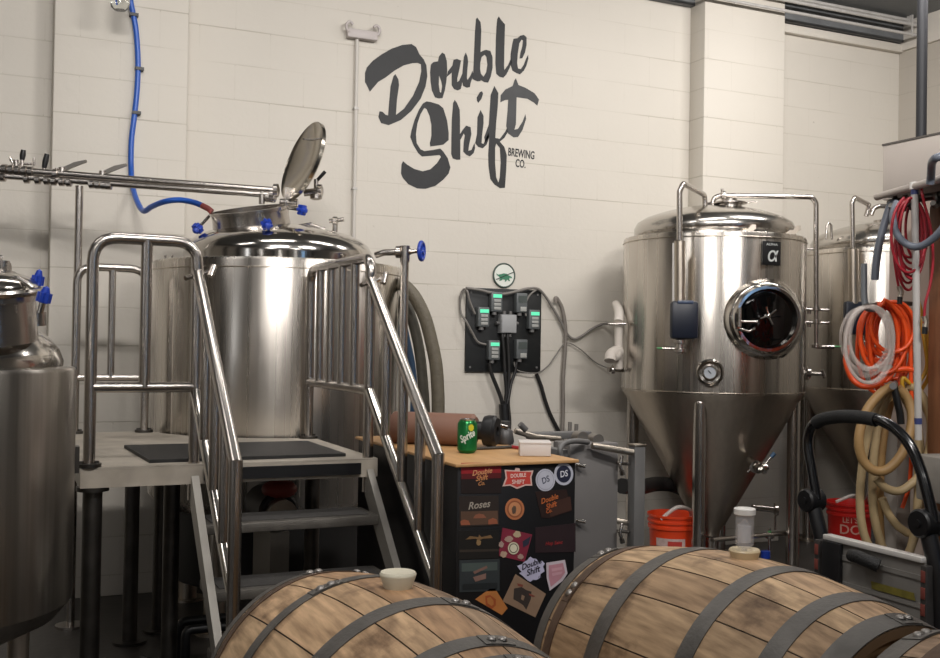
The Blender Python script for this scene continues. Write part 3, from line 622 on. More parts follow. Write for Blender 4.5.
# rear guard rail
g = MB().tube([(.375, 5.15, HP), (.375, 5.15, ZT_), (.685, 5.15, ZT_), (.685, 5.15, HP)], RR*.93, 16, fil=.08).build('guard_rail', TUBE, pl)
MB().tube([(.375, 5.15, ZM_), (.685, 5.15, ZM_)], RR*.8, 14).build('mid_rail', TUBE, g)
MB().tube([(.53, 5.15, ZM_), (.53, 5.15, ZT_)], RR*.8, 14).build('baluster', TUBE, g)
flange(.375, 5.15).build('flange', DARKST, g); flange(.685, 5.15).build('flange', DARKST, g)
# right guard rail
g = MB().tube([(XB, 4.65, HP), (XB, 4.65, ZT_), (XB, YF_ + .03, ZT_), (XB, YF_ + .03, .80)], RR, 16, fil=.07).build('guard_rail', TUBE, pl)
MB().tube([(XB, 4.65, ZM_), (XB, YF_ + .03, ZM_)], RR*.95, 14).build('mid_rail', TUBE, g)
for y in (4.5, 4.34, 4.18, 4.02): MB().tube([(XB, y, ZM_), (XB, y, ZT_)], RR*.9, 14).build('baluster', TUBE, g)
flange(XB, 4.65).build('flange', DARKST, g)
# stair
YE = 3.14
SM_ = mat('stringer_stainless', '#a09c95', .4, .8, .12, 8)
for x in (XS, XB):
    MB().prism([(x - .013, YF_ + .02, HP - .02), (x - .013, YF_ + .02, HP - .14), (x - .013, YE + .07 - .05, .16), (x - .013, YE + .07 - .05, .02), (x - .013, YE - .02, .02), (x - .013, YE - .02, .2)], (.026, 0, 0)).build('stair_stringer', SM_, pl)
TRM = mat('tread_plate', '#6b6761', .5, .6, .25, 20, .3, 200)
for k in (1, 2, 3, 4):
    z = HP - .195 * k; yf = YF_ - .155 * k + .02
    if z < .1: continue
    t_ = MB().b2((XS + .008, yf, z - .035), (XB - .008, yf + .21, z), .004)
    t_ = t_.build('tread', TRM, pl)
    MB().b2((XS + .04, yf + .03, z + .0002), (XB - .04, yf + .195, z + .0035)).build('grip_pad', mat('dark_grip_pad', '#3f3d3b', .7, 0, .2, 60, .3, 200), t_)
for x in (XS, XB):
    top = V((x, YF_ + .03, 1.615)); end = V((x, YE, 1.005))
    h = MB().tube([top + V((0, -.0, .0)), end], RR*1.0, 16).build('stair_handrail', TUBE, pl)
    MB().tube([end + V((0, 0, .012)), V((x, YE, .02))], RR*1.02, 16).build('newel_post', TUBE, h)
    kn = MB(); kn.tube([(x, YF_ + .03, 1.64), (x, YF_ + .03, 1.6), top + (end - top)*.03], RR*1.06, 12); kn.cyl((x + .02, YF_ + .03, 1.61), (x + .055, YF_ + .015, 1.625), .008); kn.cyl((x + .04, YF_ + .0, 1.60), (x + .055, YF_ + .015, 1.64), .012); kn.cyl((x - .02, YF_ + .03, 1.6), (x - .045, YF_ + .01, 1.59), .009)
    kn.build('rail_coupling', TUBE, h)
    m0 = V((x, YF_ + .03, 1.19)); m1 = V((x, YE, .60))
    MB().tube([m0, m1], RR*.93, 14).build('mid_rail', POL, h)
    for t in (.28, .53, .77):
        a = top.lerp(end, t); b = m0.lerp(m1, t); MB().tube([a, b + V((0, 0, -.0))], RR*.9, 14).build('baluster', TUBE, h)
# rubber mat on the deck
mtp = [Zp(124, 447.5, HP + .002), Zp(151, 464, HP + .002)]
o = MB().prism([(mtp[1].x, 3.875, HP + .0005), (1.27, 3.885, HP + .0005), (1.27, 4.42, HP + .0005), (mtp[0].x, mtp[0].y, HP + .0005)], (0, 0, .012)).build('rubber_mat', RUB)
tag(o, 'black rubber mat lying on the deck of the work platform', 'mat')
# ------------------------------------------------------------------ things in the shade under the platform
o = thing('transfer_pump', (1.12, 4.46, 0), 'dark pump with red cap in the shade under the platform', 'pump')
MB().cyl((1.12, 4.30, .66), (1.12, 4.58, .66), .085, bev=.01).build('motor', BLK, o)
MB().cyl((1.12, 4.23, .66), (1.12, 4.30, .66), .06).build('volute', STEELD, o)
MB().sph((1.13, 4.34, .75), .075, (1, 1, .55)).build('cap', mat('dull_red_cap', '#8e3a30', .5), o)
pd = MB(); pd.b2((1.08, 4.28, .02), (1.16, 4.58, .58)); pd.b2((1.0, 4.28, 0), (1.24, 4.63, .02)); pd.build('stand', mat('pump_stand_grey', '#8a857d', .5), o)
o = thing('floor_hose', (.9, 4.4, 0), 'dark hose curling over the floor under the platform', 'hose')
MB().tube(spline([(.62, 4.55, .03), (.75, 4.35, .03), (.95, 4.3, .03), (1.1, 4.42, .03), (1.25, 4.35, .03), (1.3, 4.15, .03), (1.15, 4.1, .03), (.9, 4.2, .035), (.7, 4.15, .03), (.5, 4.35, .03), (.4, 4.6, .03)], 8), .024).build('hose', BLK, o)
o = thing('floor_stand', (.85, 4.6, 0), 'low black floor bracket under the brew tank, beside the dark hose', 'bracket')
MB().tube([(.78, 4.62, .0), (.78, 4.62, .16), (1.0, 4.62, .16), (1.0, 4.62, 0)], .02, fil=.03).tube([(.78, 4.48, .0), (.78, 4.48, .16), (1.0, 4.48, .16), (1.0, 4.48, 0)], .02, fil=.03).build('frame', BLK, o)
# ------------------------------------------------------------------ black cabinet with stickers
ZB = .982
fl = Zp(457, 463.5, ZB); frr = Zp(576.5, 459.5, ZB); bl = Zp(349, 436.5, ZB)
CY = (fl.y + frr.y) / 2; CX0, CX1, CYB = max(fl.x, XB + .05), frr.x, bl.y
cb = thing('sticker_cabinet', ((CX0 + CX1)/2, (CY + CYB)/2, 0), 'black cabinet with a tan wooden top, its front covered in brewery stickers', 'cabinet')
TOPW = mat('tan_counter_top', '#b98f5f', .5, 0, .12, 3, stretch=(8, 1, 1))
MB().b2((CX0 - .012, CY - .012, ZB - .011), (CX1 + .008, CYB, ZB), .003).build('counter_top', TOPW, cb)
MB().b2((CX0, CY, .06), (CX1, CYB - .01, ZB - .0115), .003).build('body', CABM, cb)
MB().b2((CX0 + .02, CY + .03, 0), (CX1 - .02, CYB - .03, .06)).build('plinth', BLK, cb)
def cf(px, py, o=.002): p = Yp(px, py, CY); return V((p.x, CY - o, p.z))
ST = {}
def stm(c): return mat('sticker_' + c.strip('#'), c, .5, 0, .12, 14)
def sticker(pts, base, label, layers=(), texts=()):
    """pts: outline in picture px; layers: (colour, outline); texts: (string, px, py, px height, colour, tilt deg, shear, width factor)"""
    b = curve_mesh('sticker', [pts], lambda x, y: cf(x, y, .0004), stm(base), cb, .0012)
    plab(b, label)
    for i, (c, ol) in enumerate(layers): curve_mesh('printed_shape', [ol], lambda x, y, i=i: cf(x, y, .0016 + .0003*i), stm(c), b, .0003)
    for (s, x, y, h, c, tilt, sh, sx) in texts:
        a = math.radians(tilt); p = cf(x, y, .0024); hh = (cf(x, y).z - cf(x, y + h).z)
        text('lettering', s, frame(p, (math.cos(a), 0, math.sin(a)), (0, -1, 0)), hh*1.35, stm(c), b, shear=sh, thick=.0002, sx=sx, off=hh*.02)
    return b
def ell(x, y, rx, ry, n=24): return [(x + rx*math.cos(2*PI*k/n), y + ry*math.sin(2*PI*k/n)) for k in range(n)]
def blob(x, y, rx, ry, n=22, j=.18, seed=1):
    r = random.Random(seed); return [(x + rx*(1 + r.uniform(-j, j))*math.cos(2*PI*k/n), y + ry*(1 + r.uniform(-j, j))*math.sin(2*PI*k/n)) for k in range(n)]
z6 = lambda L, oy=440: [(450 + x/6.58, oy + y/6.58) for x, y in L]
sticker(z6([(72,150),(335,148),(335,350),(72,352)]), '#241a18', 'red and black square sticker with gold script',
    [('#8f2026', z6([(72,150),(335,148),(335,215),(72,222)])), ('#5a1a1c', z6([(72,222),(335,215),(335,250),(72,258)]))],
    [('Double', 481.5, 472, 5.5, '#cf9468', 6, .35, 1.0), ('Shift', 481, 478, 5.5, '#c98a58', 6, .35, 1.0), ('Co.', 481, 483.5, 4, '#c98a58', 6, .35, 1.0)])
sticker(z6([(358,195),(425,200),(430,182),(455,185),(460,205),(548,200),(535,245),(540,300),(495,300),(440,322),(395,300),(345,305),(365,250)]), '#d8b7ae', 'red banner sticker with pale block letters',
    [('#c4453c', z6([(368,205),(535,210),(525,245),(530,290),(495,290),(440,310),(395,290),(358,295),(375,250)]))], [('DOUBLE', 518, 475.5, 4, '#ecd6cc', 2, 0, .85), ('SHIFT', 518, 482, 4.5, '#ecd6cc', -2, 0, .95)])
for (x, y, rx, ry, c1, c2, lb, tl) in ((545.2, 480, 9.7, 11.2, '#b9bac6', '#3a3c50', 'pale round sticker with dark letters', 20), (563.5, 474, 9.6, 11.3, '#b6b8c4', '#d8d9e2', 'dark-centred round sticker with a pale rim', 8)):
    sticker(ell(x, y, rx, ry), c1, lb, [('#23263a', ell(x, y, 7.2, 8.6))] if tl == 8 else [('#8f91a0', ell(x, y, 8.3, 9.8)), ('#b9bac6', ell(x, y, 7.9, 9.4))], [('DS', x, y, 6.5, c2, tl, .1, .85)])
sticker(z6([(60,370),(318,365),(322,560),(62,572)]), '#2f2723', 'dark square sticker with pale script over three orange shapes',
    [('#5b4436', z6([(70,470),(312,465),(316,552),(70,562)])), ('#8a5742', z6([(150,515),(165,492),(190,484),(220,490),(238,512)])), ('#94573f', z6([(70,560),(66,535),(90,522),(120,530),(132,558)])), ('#94573f', z6([(250,555),(250,525),(280,512),(305,522),(312,550)]))],
    [('Roses', 478.5, 505, 7.5, '#a39a8e', 4, .3, 1.0)])
sticker(ell(514.5, 509, 9.6, 10.8), '#b5714a', 'round orange sticker with a small figure', [('#8d5235', ell(514.5, 509, 7.6, 8.6)), ('#c2855c', ell(514.5, 509, 6.2, 7.0)), ('#5d4a3c', blob(513.8, 509.8, 2.2, 4.2, seed=4))])
sticker(z6([(560,340),(765,325),(800,465),(650,515),(600,510)]), '#2a1a16', 'dark tilted sticker with orange script', [('#3f2820', z6([(640,420),(790,370),(800,460),(660,505)]))],
    [('Double', 549, 499, 5.5, '#c06a38', 14, .3, .9), ('Shift', 550.5, 505.5, 5.5, '#bb6234', 14, .3, .95), ('Co.', 548.5, 511, 4, '#bb6234', 14, .3, .9)])
sticker(z6([(55,70),(322,65),(322,250),(58,258)], 520), '#1d1b19', 'black square sticker with thin gold emblem', [('#37302a', z6([(60,195),(320,190),(320,205),(60,212)], 520)), ('#8f7450', blob(478.5, 542.5, 2.3, 3, seed=3)), ('#7b5f40', z6([(100,128),(130,105),(185,112),(190,95),(205,112),(265,98),(280,118),(215,122),(190,132),(165,122)], 520))])
sticker(z6([(345,50),(540,95),(490,275),(318,235)], 520), '#7f2a3c', 'dark red tilted sticker with pale flowers and a billiard ball', [('#b3a183', blob(z6([(440,95)], 520)[0][0], z6([(440,95)], 520)[0][1], 3.6, 3.2, seed=5)), ('#a98d80', blob(z6([(385,125)], 520)[0][0], z6([(385,125)], 520)[0][1], 4, 3, seed=6)), ('#2f3040', z6([(475,140),(530,105),(515,160),(480,180)], 520)), ('#b09680', blob(z6([(350,225)], 520)[0][0], z6([(350,225)], 520)[0][1], 3.6, 3.2, seed=8)), ('#a88e84', blob(z6([(335,160)], 520)[0][0], z6([(335,160)], 520)[0][1], 2.6, 3.2, seed=9)), ('#a98d80', blob(z6([(462,240)], 520)[0][0], z6([(462,240)], 520)[0][1], 3, 2.6, seed=10)), ('#c9c2a8', ell(513, 548, 5.6, 6.2)), ('#1c1a18', ell(513, 548, 4.2, 4.7)), ('#d6cfb6', ell(513, 548, 3.5, 4))], [('2', 513, 548, 4.6, '#2a241e', 0, 0, 1)])
sticker(z6([(560,50),(825,20),(825,210),(560,215)], 520), '#2b1d20', 'dark maroon square sticker with red lettering', [], [('Hop Saint', 553.5, 543, 3.6, '#8f2a2c', 1, .2, 1.0)])
sticker(z6([(60,265),(325,255),(325,465),(62,475)], 520), '#33383a', 'grey green square sticker with a ship-like drawing', [('#4b5552', z6([(75,285),(310,275),(310,330),(75,340)], 520)), ('#7d5f55', z6([(150,340),(240,300),(245,315),(160,355)], 520)), ('#84665c', z6([(150,375),(235,350),(235,385),(165,405)], 520)), ('#232729', z6([(80,420),(310,410),(310,450),(80,458)], 520))])
sticker(blob(531.5, 569, 12.4, 11, 26, .2, 12), '#b9b6cf', 'white cut-out sticker with small black brush script', [], [('Double', 531, 564, 6.0, '#17161f', 14, .3, .95), ('Shift', 532.5, 571, 6.5, '#17161f', 14, .3, 1.0), ('Co.', 540, 577, 2.5, '#3b3a4a', 10, 0, .9)])
sticker(z6([(632,282),(755,262),(772,350),(740,400),(655,465),(635,380)], 520), '#c3b7be', 'pink shield sticker with a pale border', [('#b98590', z6([(648,298),(742,282),(756,345),(728,385),(662,440),(648,375)], 520)), ('#c79aa3', z6([(665,320),(735,308),(738,325),(668,338)], 520)), ('#c79aa3', z6([(668,350),(738,338),(730,355),(672,368)], 520))])
sticker(z6([(430,355),(630,485),(560,640),(345,535)], 520), '#8d745f', 'tan tilted card sticker with a dark plant drawing', [('#3c3430', z6([(420,450),(470,440),(500,460),(535,470),(530,520),(500,590),(480,560),(450,540),(415,520)], 520)), ('#7e4338', z6([(440,415),(480,425),(475,440),(445,432)], 520)), ('#7e4338', z6([(515,480),(560,500),(545,505),(520,495)], 520)), ('#8d745f', z6([(470,490),(490,500),(480,530),(465,520)], 520))])
sticker(z6([(285,435),(378,580),(340,625),(165,522)], 520), '#b8763f', 'orange tilted card sticker', [('#a3502c', z6([(230,500),(262,492),(300,520),(300,560),(275,585),(235,560)], 520)), ('#b8763f', z6([(242,512),(264,505),(285,530),(285,555),(270,565),(245,545)], 520))])
# ------------------------------------------------------------------ things on the cabinet
def on_top(px, py): return Zp(px, py, ZB)
pc = on_top(467, 454)
rc = 10.0 / F * proj(pc)[2]; pc = pc + V((.0, .0, 0)) + (V((pc.x, pc.y, 0)).normalized()*rc); pc.z = ZB
hc = .122
o = thing('soda_can', pc, 'green soda can with white script on the tan cabinet top', 'can')
GRN = mat('can_green', '#1f7a3e', .28, .6, .25, 12); ALU = mat('can_aluminium', '#c9cac8', .25, 1)
MB().lathe([(.024, 0), (.027, .002), (rc, .012), (rc, hc - .016), (.0275, hc - .004)], pc, seg=40).build('body', GRN, o)
MB().lathe([(.0275, hc - .004), (.0285, hc), (.026, hc), (.025, hc - .005), (.001, hc - .005)], pc, seg=40, cap=False).build('rim', ALU, o)
ang0 = math.atan2(-pc.y, -pc.x)
def canwrap(off, z0, tilt, rr=.0004):
    def f(p):
        x = p.x*math.cos(tilt) - p.y*math.sin(tilt); y = p.x*math.sin(tilt) + p.y*math.cos(tilt)
        a = ang0 + off + x / rc; R = rc + rr + p.z
        return V((pc.x + R*math.cos(a), pc.y + R*math.sin(a), pc.z + z0 + y))
    return f
CW = mat('can_white_print', '#cfd8cf', .4); CYE = mat('can_yellow_print', '#c6bf2c', .4)
text('lettering', 'Sprite', None, .036, CW, o, shear=.25, off=.0009, thick=.0003, sx=.72, wrap=canwrap(.0, .062, .5))
patch = MB(); n = 8
vs = [[patch.bm.verts.new(canwrap(.42, .093, .0)(V((-.011 + .02*i/n, -.012 + .024*j/n, .0002)))) for i in range(n+1)] for j in range(n+1)]
for j in range(n):
    for i in range(n):
        if (i - n/2 + .5)**2 + (j - n/2 + .5)**2 < 16: patch.bm.faces.new((vs[j][i], vs[j][i+1], vs[j+1][i+1], vs[j+1][i]))
patch.build('printed_fruit', CYE, o)
# white box
a = on_top(519.5, 456.5); b = on_top(551, 456.5); L = (b - a).length; h = (456 - 441.5) / F * proj(a)[2]
RZ = Matrix.Rotation(-PH, 3, 'Z'); bc = (a + b)/2 + fwd*.05; bc.z = ZB
o = thing('white_carton', bc, 'small plain white carton near the right end of the cabinet top', 'box')
PAP = mat('white_card', '#cfc8c3', .6)
MB().box(bc + V((0, 0, h/2 - .002)), (L - .004, .10, h - .006), RZ, .002).build('body', PAP, o)
MB().box(bc + V((0, 0, h - .004)), (L, .104, .006), RZ, .0015).build('lid', PAP, o)
# brown roll with black end cap
A = Yp(390, 437, CYB + .12); B = Yp(492, 432, CYB - .02)
zr_ = ZB + .075
A = D(392, 436, 4.1); B = D(476, 434.5, 4.0)
rr_ = .062
A.z = B.z = ZB + rr_
o = thing('brown_roll', ((A.x + B.x)/2, (A.y + B.y)/2, ZB), 'brown roll with black end cap lying behind the soda can', 'roll')
MB().cyl(A, B, rr_, bev=.012, seg=32).build('roll', mat('brown_leatherette', '#7d5a4a', .55, 0, .15, 6), o)
dAB = (B - A).normalized()
MB().lathe([(.035, 0), (.035, .03), (.056, .035), (.06, .05), (.06, .075), (.05, .085), (.02, .085), (.02, .075)], B, dAB, 28).build('end_cap', BLK, o)
# tools behind: lever handle, flat bars
o = thing('pipe_wrench', on_top(506, 443), 'dark hand tool with steel lever resting at the back of the cabinet top', 'tool')
q = on_top(505, 444); q = V((q.x, q.y, ZB))
MB().lathe([(.032, 0), (.036, .01), (.03, .05), (.018, .062), (.018, .09)], q, seg=20).build('base', mat('tool_dark_grey', '#4b4a4a', .45, .3), o)
Z_ = proj(q)[2]
MB().tube([D(487, 420.5, Z_ + .05), D(497, 424, Z_), D(508, 427.5, Z_ - .02)], lambda t: .006 + .003*t, 10).build('lever', POL, o)
o = thing('shears', on_top(490, 449), 'dark flat tool with red tip lying between the can and the white carton', 'tool')
q0 = on_top(474, 450.5); q1 = on_top(512, 448.5); q2 = on_top(519, 449.5)
MB().tube([q0 + V((0, 0, .006)), (q0 + q1)/2 + V((0, 0, .006)), q1 + V((0, 0, .006))], lambda t: .004 + .003*t, 8).build('blade', DARKST, o)
MB().tube([q1 + V((0, 0, .006)), q2 + V((0, 0, .006))], .0068, 8).build('handle', mat('red_grip', '#9c2b33', .5), o)
# ------------------------------------------------------------------ plate filter right of the cabinet
FY = CY + .50
fm = thing('plate_filter', (2.25, FY, 0), 'grey plate filter press with steel rods and posts right of the sticker cabinet', 'filter press')
def ff(px, py, dy=0.): return Yp(px, py, FY + dy)
a = ff(570, 444); b = ff(619, 444); c = ff(600, 640)
GP = mat('grey_filter_plate', '#706d6b', .55, .15, .1, 4)
for k in range(3):
    MB().b2((a.x + .004*k, FY + .055*k, .28), (b.x, FY + .055*k + .045, a.z), .008).build('filter_plate', GP, fm)
pa = ff(631, 446, -.02); pb = ff(641.5, 446, -.02)
MB().b2((pa.x, FY - .05, 0), (pb.x, FY - .0, pa.z), .003).build('post', GREYM, fm)
MB().b2((pa.x - .003, FY - .053, pa.z), (pb.x + .003, FY + .003, pa.z + .008), .001).build('post_cap', STEELD, fm)
MB().b2((a.x - .06, FY - .02, .0), (a.x - .02, FY + .3, a.z - .02), .003).build('post', GREYM, fm)
MB().b2((a.x - .06, FY - .03, .22), (pb.x, FY + .02, .27)).build('base_beam', GREYM, fm)
r1 = ff(595, 446, -.05); r2 = ff(631, 453, -.05)
MB().cyl(ff(592, 445.5, -.03), ff(633, 452.5, -.055), .013).build('spindle', STEELD, fm)
for x, y in ((580.5, 437.5), (596, 440)):
    p = ff(x, y, .08); MB().cyl(p - V((0, .02, .0)), p + V((0, .03, 0)), .026).build('spindle_nut', mat('filter_nut', '#8f8a84', .4, .8), fm)
# top bars and curved clamp
MB().b2((ff(532, 434, .3).x, FY + .3, ff(532, 440, .3).z), (ff(592, 434, .3).x, FY + .36, ff(532, 433, .3).z), .004).build('top_bar', GREYM, fm)
MB().tube([ff(515, 431, .25), ff(536, 437, .25), ff(560, 439, .25)], .012).build('tie_rod', STEELD, fm)
MB().tube([ff(520, 424, .2), ff(526, 430, .2)], .013).build('handle', GREYM, fm)
MB().tube(spline([ff(561, 458, -.1), ff(560, 449, -.1), ff(564, 443.5, -.08), ff(575, 441, -.05), ff(588, 442, -.02)], 6), .011).build('curved_pipe', GREYM, fm)
for x, y in ((580, 465.5), (580, 521)):
    MB().cyl(ff(x - 4, y - .8, -.012), ff(x + 5.5, y + 1, -.03), .008).build('bolt', POL, fm)
for y0 in (462, 530):
    lt_ = MB(); lt_.tube([ff(622, y0 - 6, -.02), ff(620, y0 + 4, -.03), ff(622, y0 + 10, -.03)], .007); lt_.cyl(ff(617, y0 + 1, -.02), ff(629, y0 + 2, -.02), .007); lt_.cyl(ff(621.5, y0 + 8, -.03), ff(622.5, y0 + 13, -.03), .010)
    lt_.build('latch', TUBE, fm)
for y in (520, ): MB().cyl(ff(612, y, .02), ff(634, y + 4, -.0), .012).build('tie_rod', STEELD, fm)
# ------------------------------------------------------------------ conical fermenters
GLD = mat('dark_manway_glass', '#060606', .06, spec=.5)
def fermenter(cx, cy, R, zr, zb, label, full=True, px0=714, Z=6.58, scl=1.0):
    t = thing('conical_fermenter', (cx, cy, 0), label, 'tank', None)
    o2 = (cx, cy, 0); toC = V((-cx, -cy, 0)).normalized(); side = V((-toC.y, toC.x, 0))   # side: to the right as seen from the room
    def at(a, r, z): return V((cx, cy, z)) + (toC*math.cos(a) + side*math.sin(a)) * r
    MB().lathe([(R - .004, zb - .004), (R, zb + .01), (R, zr - .012), (R - .006, zr), (R - .05, zr + .004)], o2, seg=96, cap=False).build('shell', STEEL, t)
    MB().lathe([(.05, .19), (.06, .2), (.062, .23), (.10, .28), (R - .03, zb - .05), (R - .008, zb - .018), (R - .003, zb)], o2, seg=96).build('cone', STEELD, t)
    MB().lathe([(.045, .08), (.05, .1), (.05, .19)], o2, seg=24).build('outlet', TUBE, t)
    rd = R * .825
    prof = [(R - .05, zr + .003), (rd + .012, zr + .004), (rd + .032, zr + .03), (rd + .032, zr + .065), (rd + .014, zr + .10), (rd - .03, zr + .128)]
    z0 = zr + .128; zt = z0 + .085; r0 = rd - .03
    for k in range(1, 9): r = r0*(1 - k/8); prof.append((max(r, .001), z0 + (zt - z0)*(1 - (r/r0)**2)))
    MB().lathe(prof, o2, seg=96, cap=False).build('dome', mat('dome_stainless', '#c4c0ba', .2, 1, .08, 4), t)
    MB().torus((cx, cy, zr + .004), (0, 0, 1), rd + .018, .008, 96, 8).build('dome_seam', TUBE, t)
    for z in (zb + .004, zr - .03): MB().torus((cx, cy, z), (0, 0, 1), R + .0008, .0035, 96, 6).build('weld_seam', STEELD, t)
    for a in (-.13, -.13 + PI/2, -.13 + PI, -.13 - PI/2):
        p = at(a, R*.885, 0); lg = MB().cyl((p.x, p.y, .012), (p.x, p.y, zb - .06), .039).build('leg', TUBE, t)
        MB().sph((p.x, p.y, zb - .06), .039).build('leg_cap', TUBE, lg)
        MB().cyl((p.x, p.y, 0), (p.x, p.y, .012), .075).build('foot_plate', STEELD, lg)
    # top flange with the two pipe elbows
    fl_ = MB(); fl_.lathe([(.11, zt - .03), (.11, zt - .005), (.05, zt)], (cx, cy, 0), seg=32); fl_.lathe([(.075, 0), (.075, .02)], (cx, cy, zt - .004), seg=28)
    q = at(.6, .17, zt - .01); fl_.lathe([(.07, -.05), (.07, 0), (.1, .004), (.1, .014), (.04, .02), (.04, .035), (.001, .036)], q, seg=28); fl_.cyl(q + side*.09 + V((0, 0, .01)), q + side*.16 + V((0, 0, .018)), .006)
    fl_.build('top_flange', TUBE, t)
    # left pipe: up, over, down the shell into the control box
    def ph(px, py, dz): return D(px, py, Z + dz)
    if full:
        a1 = at(-.0, .02, zt)
        lp_ = [D(705, 207, Z - .02), D(704.5, 195, Z - .02), D(683, 183.5, Z - .62), D(679.5, 192, Z - .62), D(679.5, 240, Z - .62)]
        MB().tube(lp_, .0165, 14, fil=.035).build('vent_pipe', TUBE, t)
        mb = MB().cyl(D(679.8, 241, Z - .62), D(680, 303, Z - .62), .031, seg=24)
        cyv = mb.build('vent_cylinder', STEELD, t)
        MB().cyl(D(673.5, 243, Z - .60), D(673.5, 301, Z - .60), .007).build('tie_rod', WHT, cyv)
        c0 = D(684, 320, Z - .62); cb_ = MB().box(c0, (.155, .07, .215), Matrix.Rotation(-PH, 3, 'Z'), .018).build('control_box', NAVY, t)
        hv = MB(); hv.box(c0 + V((0, 0, .10)) - fwd*.034, (.09, .012, .02), Matrix.Rotation(-PH, 3, 'Z'), .004); hv.build('vent_slot', mat('navy_light', '#3c485e', .35), cb_)
        vb = MB(); d0 = D(680, 338, Z - .6); vb.cyl(d0, d0 - up0*.09, .02); clamp(vb, d0 - up0*.02, up0, .019); clamp(vb, d0 - up0*.07, up0, .02); vb.cyl(d0 - up0*.06, d0 - up0*.06 - rgt*.1, .007); vb.cyl(d0 - up0*.06 + fwd*.0, d0 - up0*.06 + fwd*.08, .015)
        vb.build('drain_valve', TUBE, t)
        MB().cyl(d0 - up0*.06 - rgt*.10, d0 - up0*.06 - rgt*.13, .006).build('green_tip', mat('green_tip', '#4f8f58', .5), t)
        rp_ = [D(712, 206, Z - .02), D(714, 197.5, Z - .02), D(722, 195.5, Z - .03), D(812, 197, Z - .05), D(816, 203, Z - .05), D(816.5, 347, Z - .05)]
        MB().tube(rp_, .0165, 14, fil=.045).build('spray_pipe', TUBE, t)
        cl = MB().cyl(D(722, 194.5, Z - .03), D(722, 188.5, Z - .03), .008); clamp(cl, D(723, 195.5, Z - .03), rgt, .017); cl.build('pipe_clamp', TUBE, t)
        MB().cyl(D(799, 249, Z - .02), D(818, 249.5, Z - .05), .006).build('pipe_stay', TUBE, t)
        for y in (309, 322):
            cl = MB().cyl(D(798, y, Z - .02), D(829, y + 1, Z - .07), .009); clamp(cl, D(816.5, y, Z - .05), up0, .014); cl.cyl(D(809, y - 2, Z - .03), D(809, y + 5, Z - .03), .012); cl.build('pipe_clamp', TUBE, t)
        cl = MB(); clamp(cl, D(816.5, 346, Z - .05), up0, .018); cl.cyl(D(816.5, 347, Z - .05), D(834, 347, Z - .05), .012); cl.build('pipe_clamp', TUBE, t)
        MB().cyl(D(834, 346.6, Z - .05), D(841, 346.6, Z - .05), .006).build('green_tip', mat('green_tip', '#4f8f58', .5), t)
        sv = MB(); s0 = D(798, 373, Z - .03); s1 = D(825, 374, Z - .1); sv.cyl(s0, s1, .013); clamp(sv, D(808, 373.3, Z - .04), rgt, .02); sv.cyl(D(822, 370, Z - .1), D(825, 378, Z - .1), .012); sv.cyl(D(807, 374, Z - .05), D(807, 380, Z - .05), .014)
        sv.build('side_valve', TUBE, t)
        sv = MB(); sv.cyl(D(608, 369.5, Z - .05), D(628, 370, Z), .016); clamp(sv, D(613, 369.6, Z - .05), rgt, .015)
        sv.build('side_valve', TUBE, t)
        # lifting lugs on the front of the rim
        for px, py in ((748, 229), (793, 230)):
            q = D(px, py, Z - .46 if px < 770 else Z - .3)
            ms = MB(); ms.prism([q + rgt*-.055 - up0*.03, q + rgt*.005 - up0*.03, q + rgt*.045 + up0*.0, q + rgt*.045 + up0*.024, q + rgt*.02 + up0*.024, q + rgt*.0 - up0*.002, q - rgt*.02 - up0*.002], toC*.025)
            ms.build('lifting_lug', STEELD, t)
        # manway
        az = .62
        n = (at(.30, 1, 0) - V((cx, cy, 0))).normalized()
        sp = D(768.3, 318.8, Z - .63)
        mw = MB().lathe([(.280, -.30), (.268, -.16), (.262, -.145), (.254, -.14), (.232, -.095), (.216, -.045), (.206, -.03), (.199, -.026), (.194, -.012), (.186, .0), (.170, .0), (.164, -.01), (.162, -.03), (.001, -.032)], sp, n, 72, cap=False).build('manway_frame', POL, t)
        gl = MB().lathe([(.162, -.028), (.13, -.02), (.001, -.012)], sp, n, 64, cap=False).build('manway_glass', GLD, t)
        fq = frame(sp, V((n.y*-1, n.x, 0)) * (-1 if True else 1), n)
        hx = V(fq.col[0][:3]); hy = V(fq.col[1][:3])
        if hx.dot(rgt) < 0: hx = -hx
        hd = MB(); c_ = sp + n*.035 - hx*.012 - hy*.015
        for a in (1.15, 2.85, 4.35, 5.6): hd.tube([c_, c_ + (hx*math.cos(a) + hy*math.sin(a))*.055 + n*.01], .007, 8)
        hd.sph(c_, .014); hd.cyl(c_ - n*.045, c_, .009)
        hd.build('cross_handle', POL, mw)
        hg = MB(); g0 = sp - hx*.175; hg.cyl(g0 + hy*.05 + n*.03, g0 - hy*.06 + n*.03, .011); hg.cyl(g0 + hy*.02 + n*.03, g0 + hy*.02 + n*.03 + hx*.10, .008); hg.tube([g0 + hy*.06 + n*.03, g0 + hy*.075 + hx*.05 + n*.035, g0 + hy*.055 + hx*.09 + n*.02], .007); hg.cyl(g0 + hy*.03 + n*.03, g0 + hy*.03 - n*.03, .01); hg.cyl(g0 - hy*.03 + n*.03, g0 - hy*.03 - n*.03, .01)
        hg.build('hinge', TUBE, mw)
        # thermometer in its collar
        tg_ = D(710, 372.5, Z - .575); nt_ = toC
        th = MB().lathe([(.08, -.06), (.078, -.005), (.07, .002), (.062, -.012), (.001, -.02)], tg_, nt_, 40, cap=False).build('gauge_collar', POL, t)
        MB().lathe([(.036, -.02), (.04, .02), (.038, .028), (.034, .028), (.033, .022)], tg_, nt_, 32).build('gauge_body', TUBE, th)
        gf = MB().lathe([(.033, .023), (.001, .0235)], tg_, nt_, 32, cap=False).build('gauge_face', mat('gauge_face_white', '#a9aeb4', .4), th)
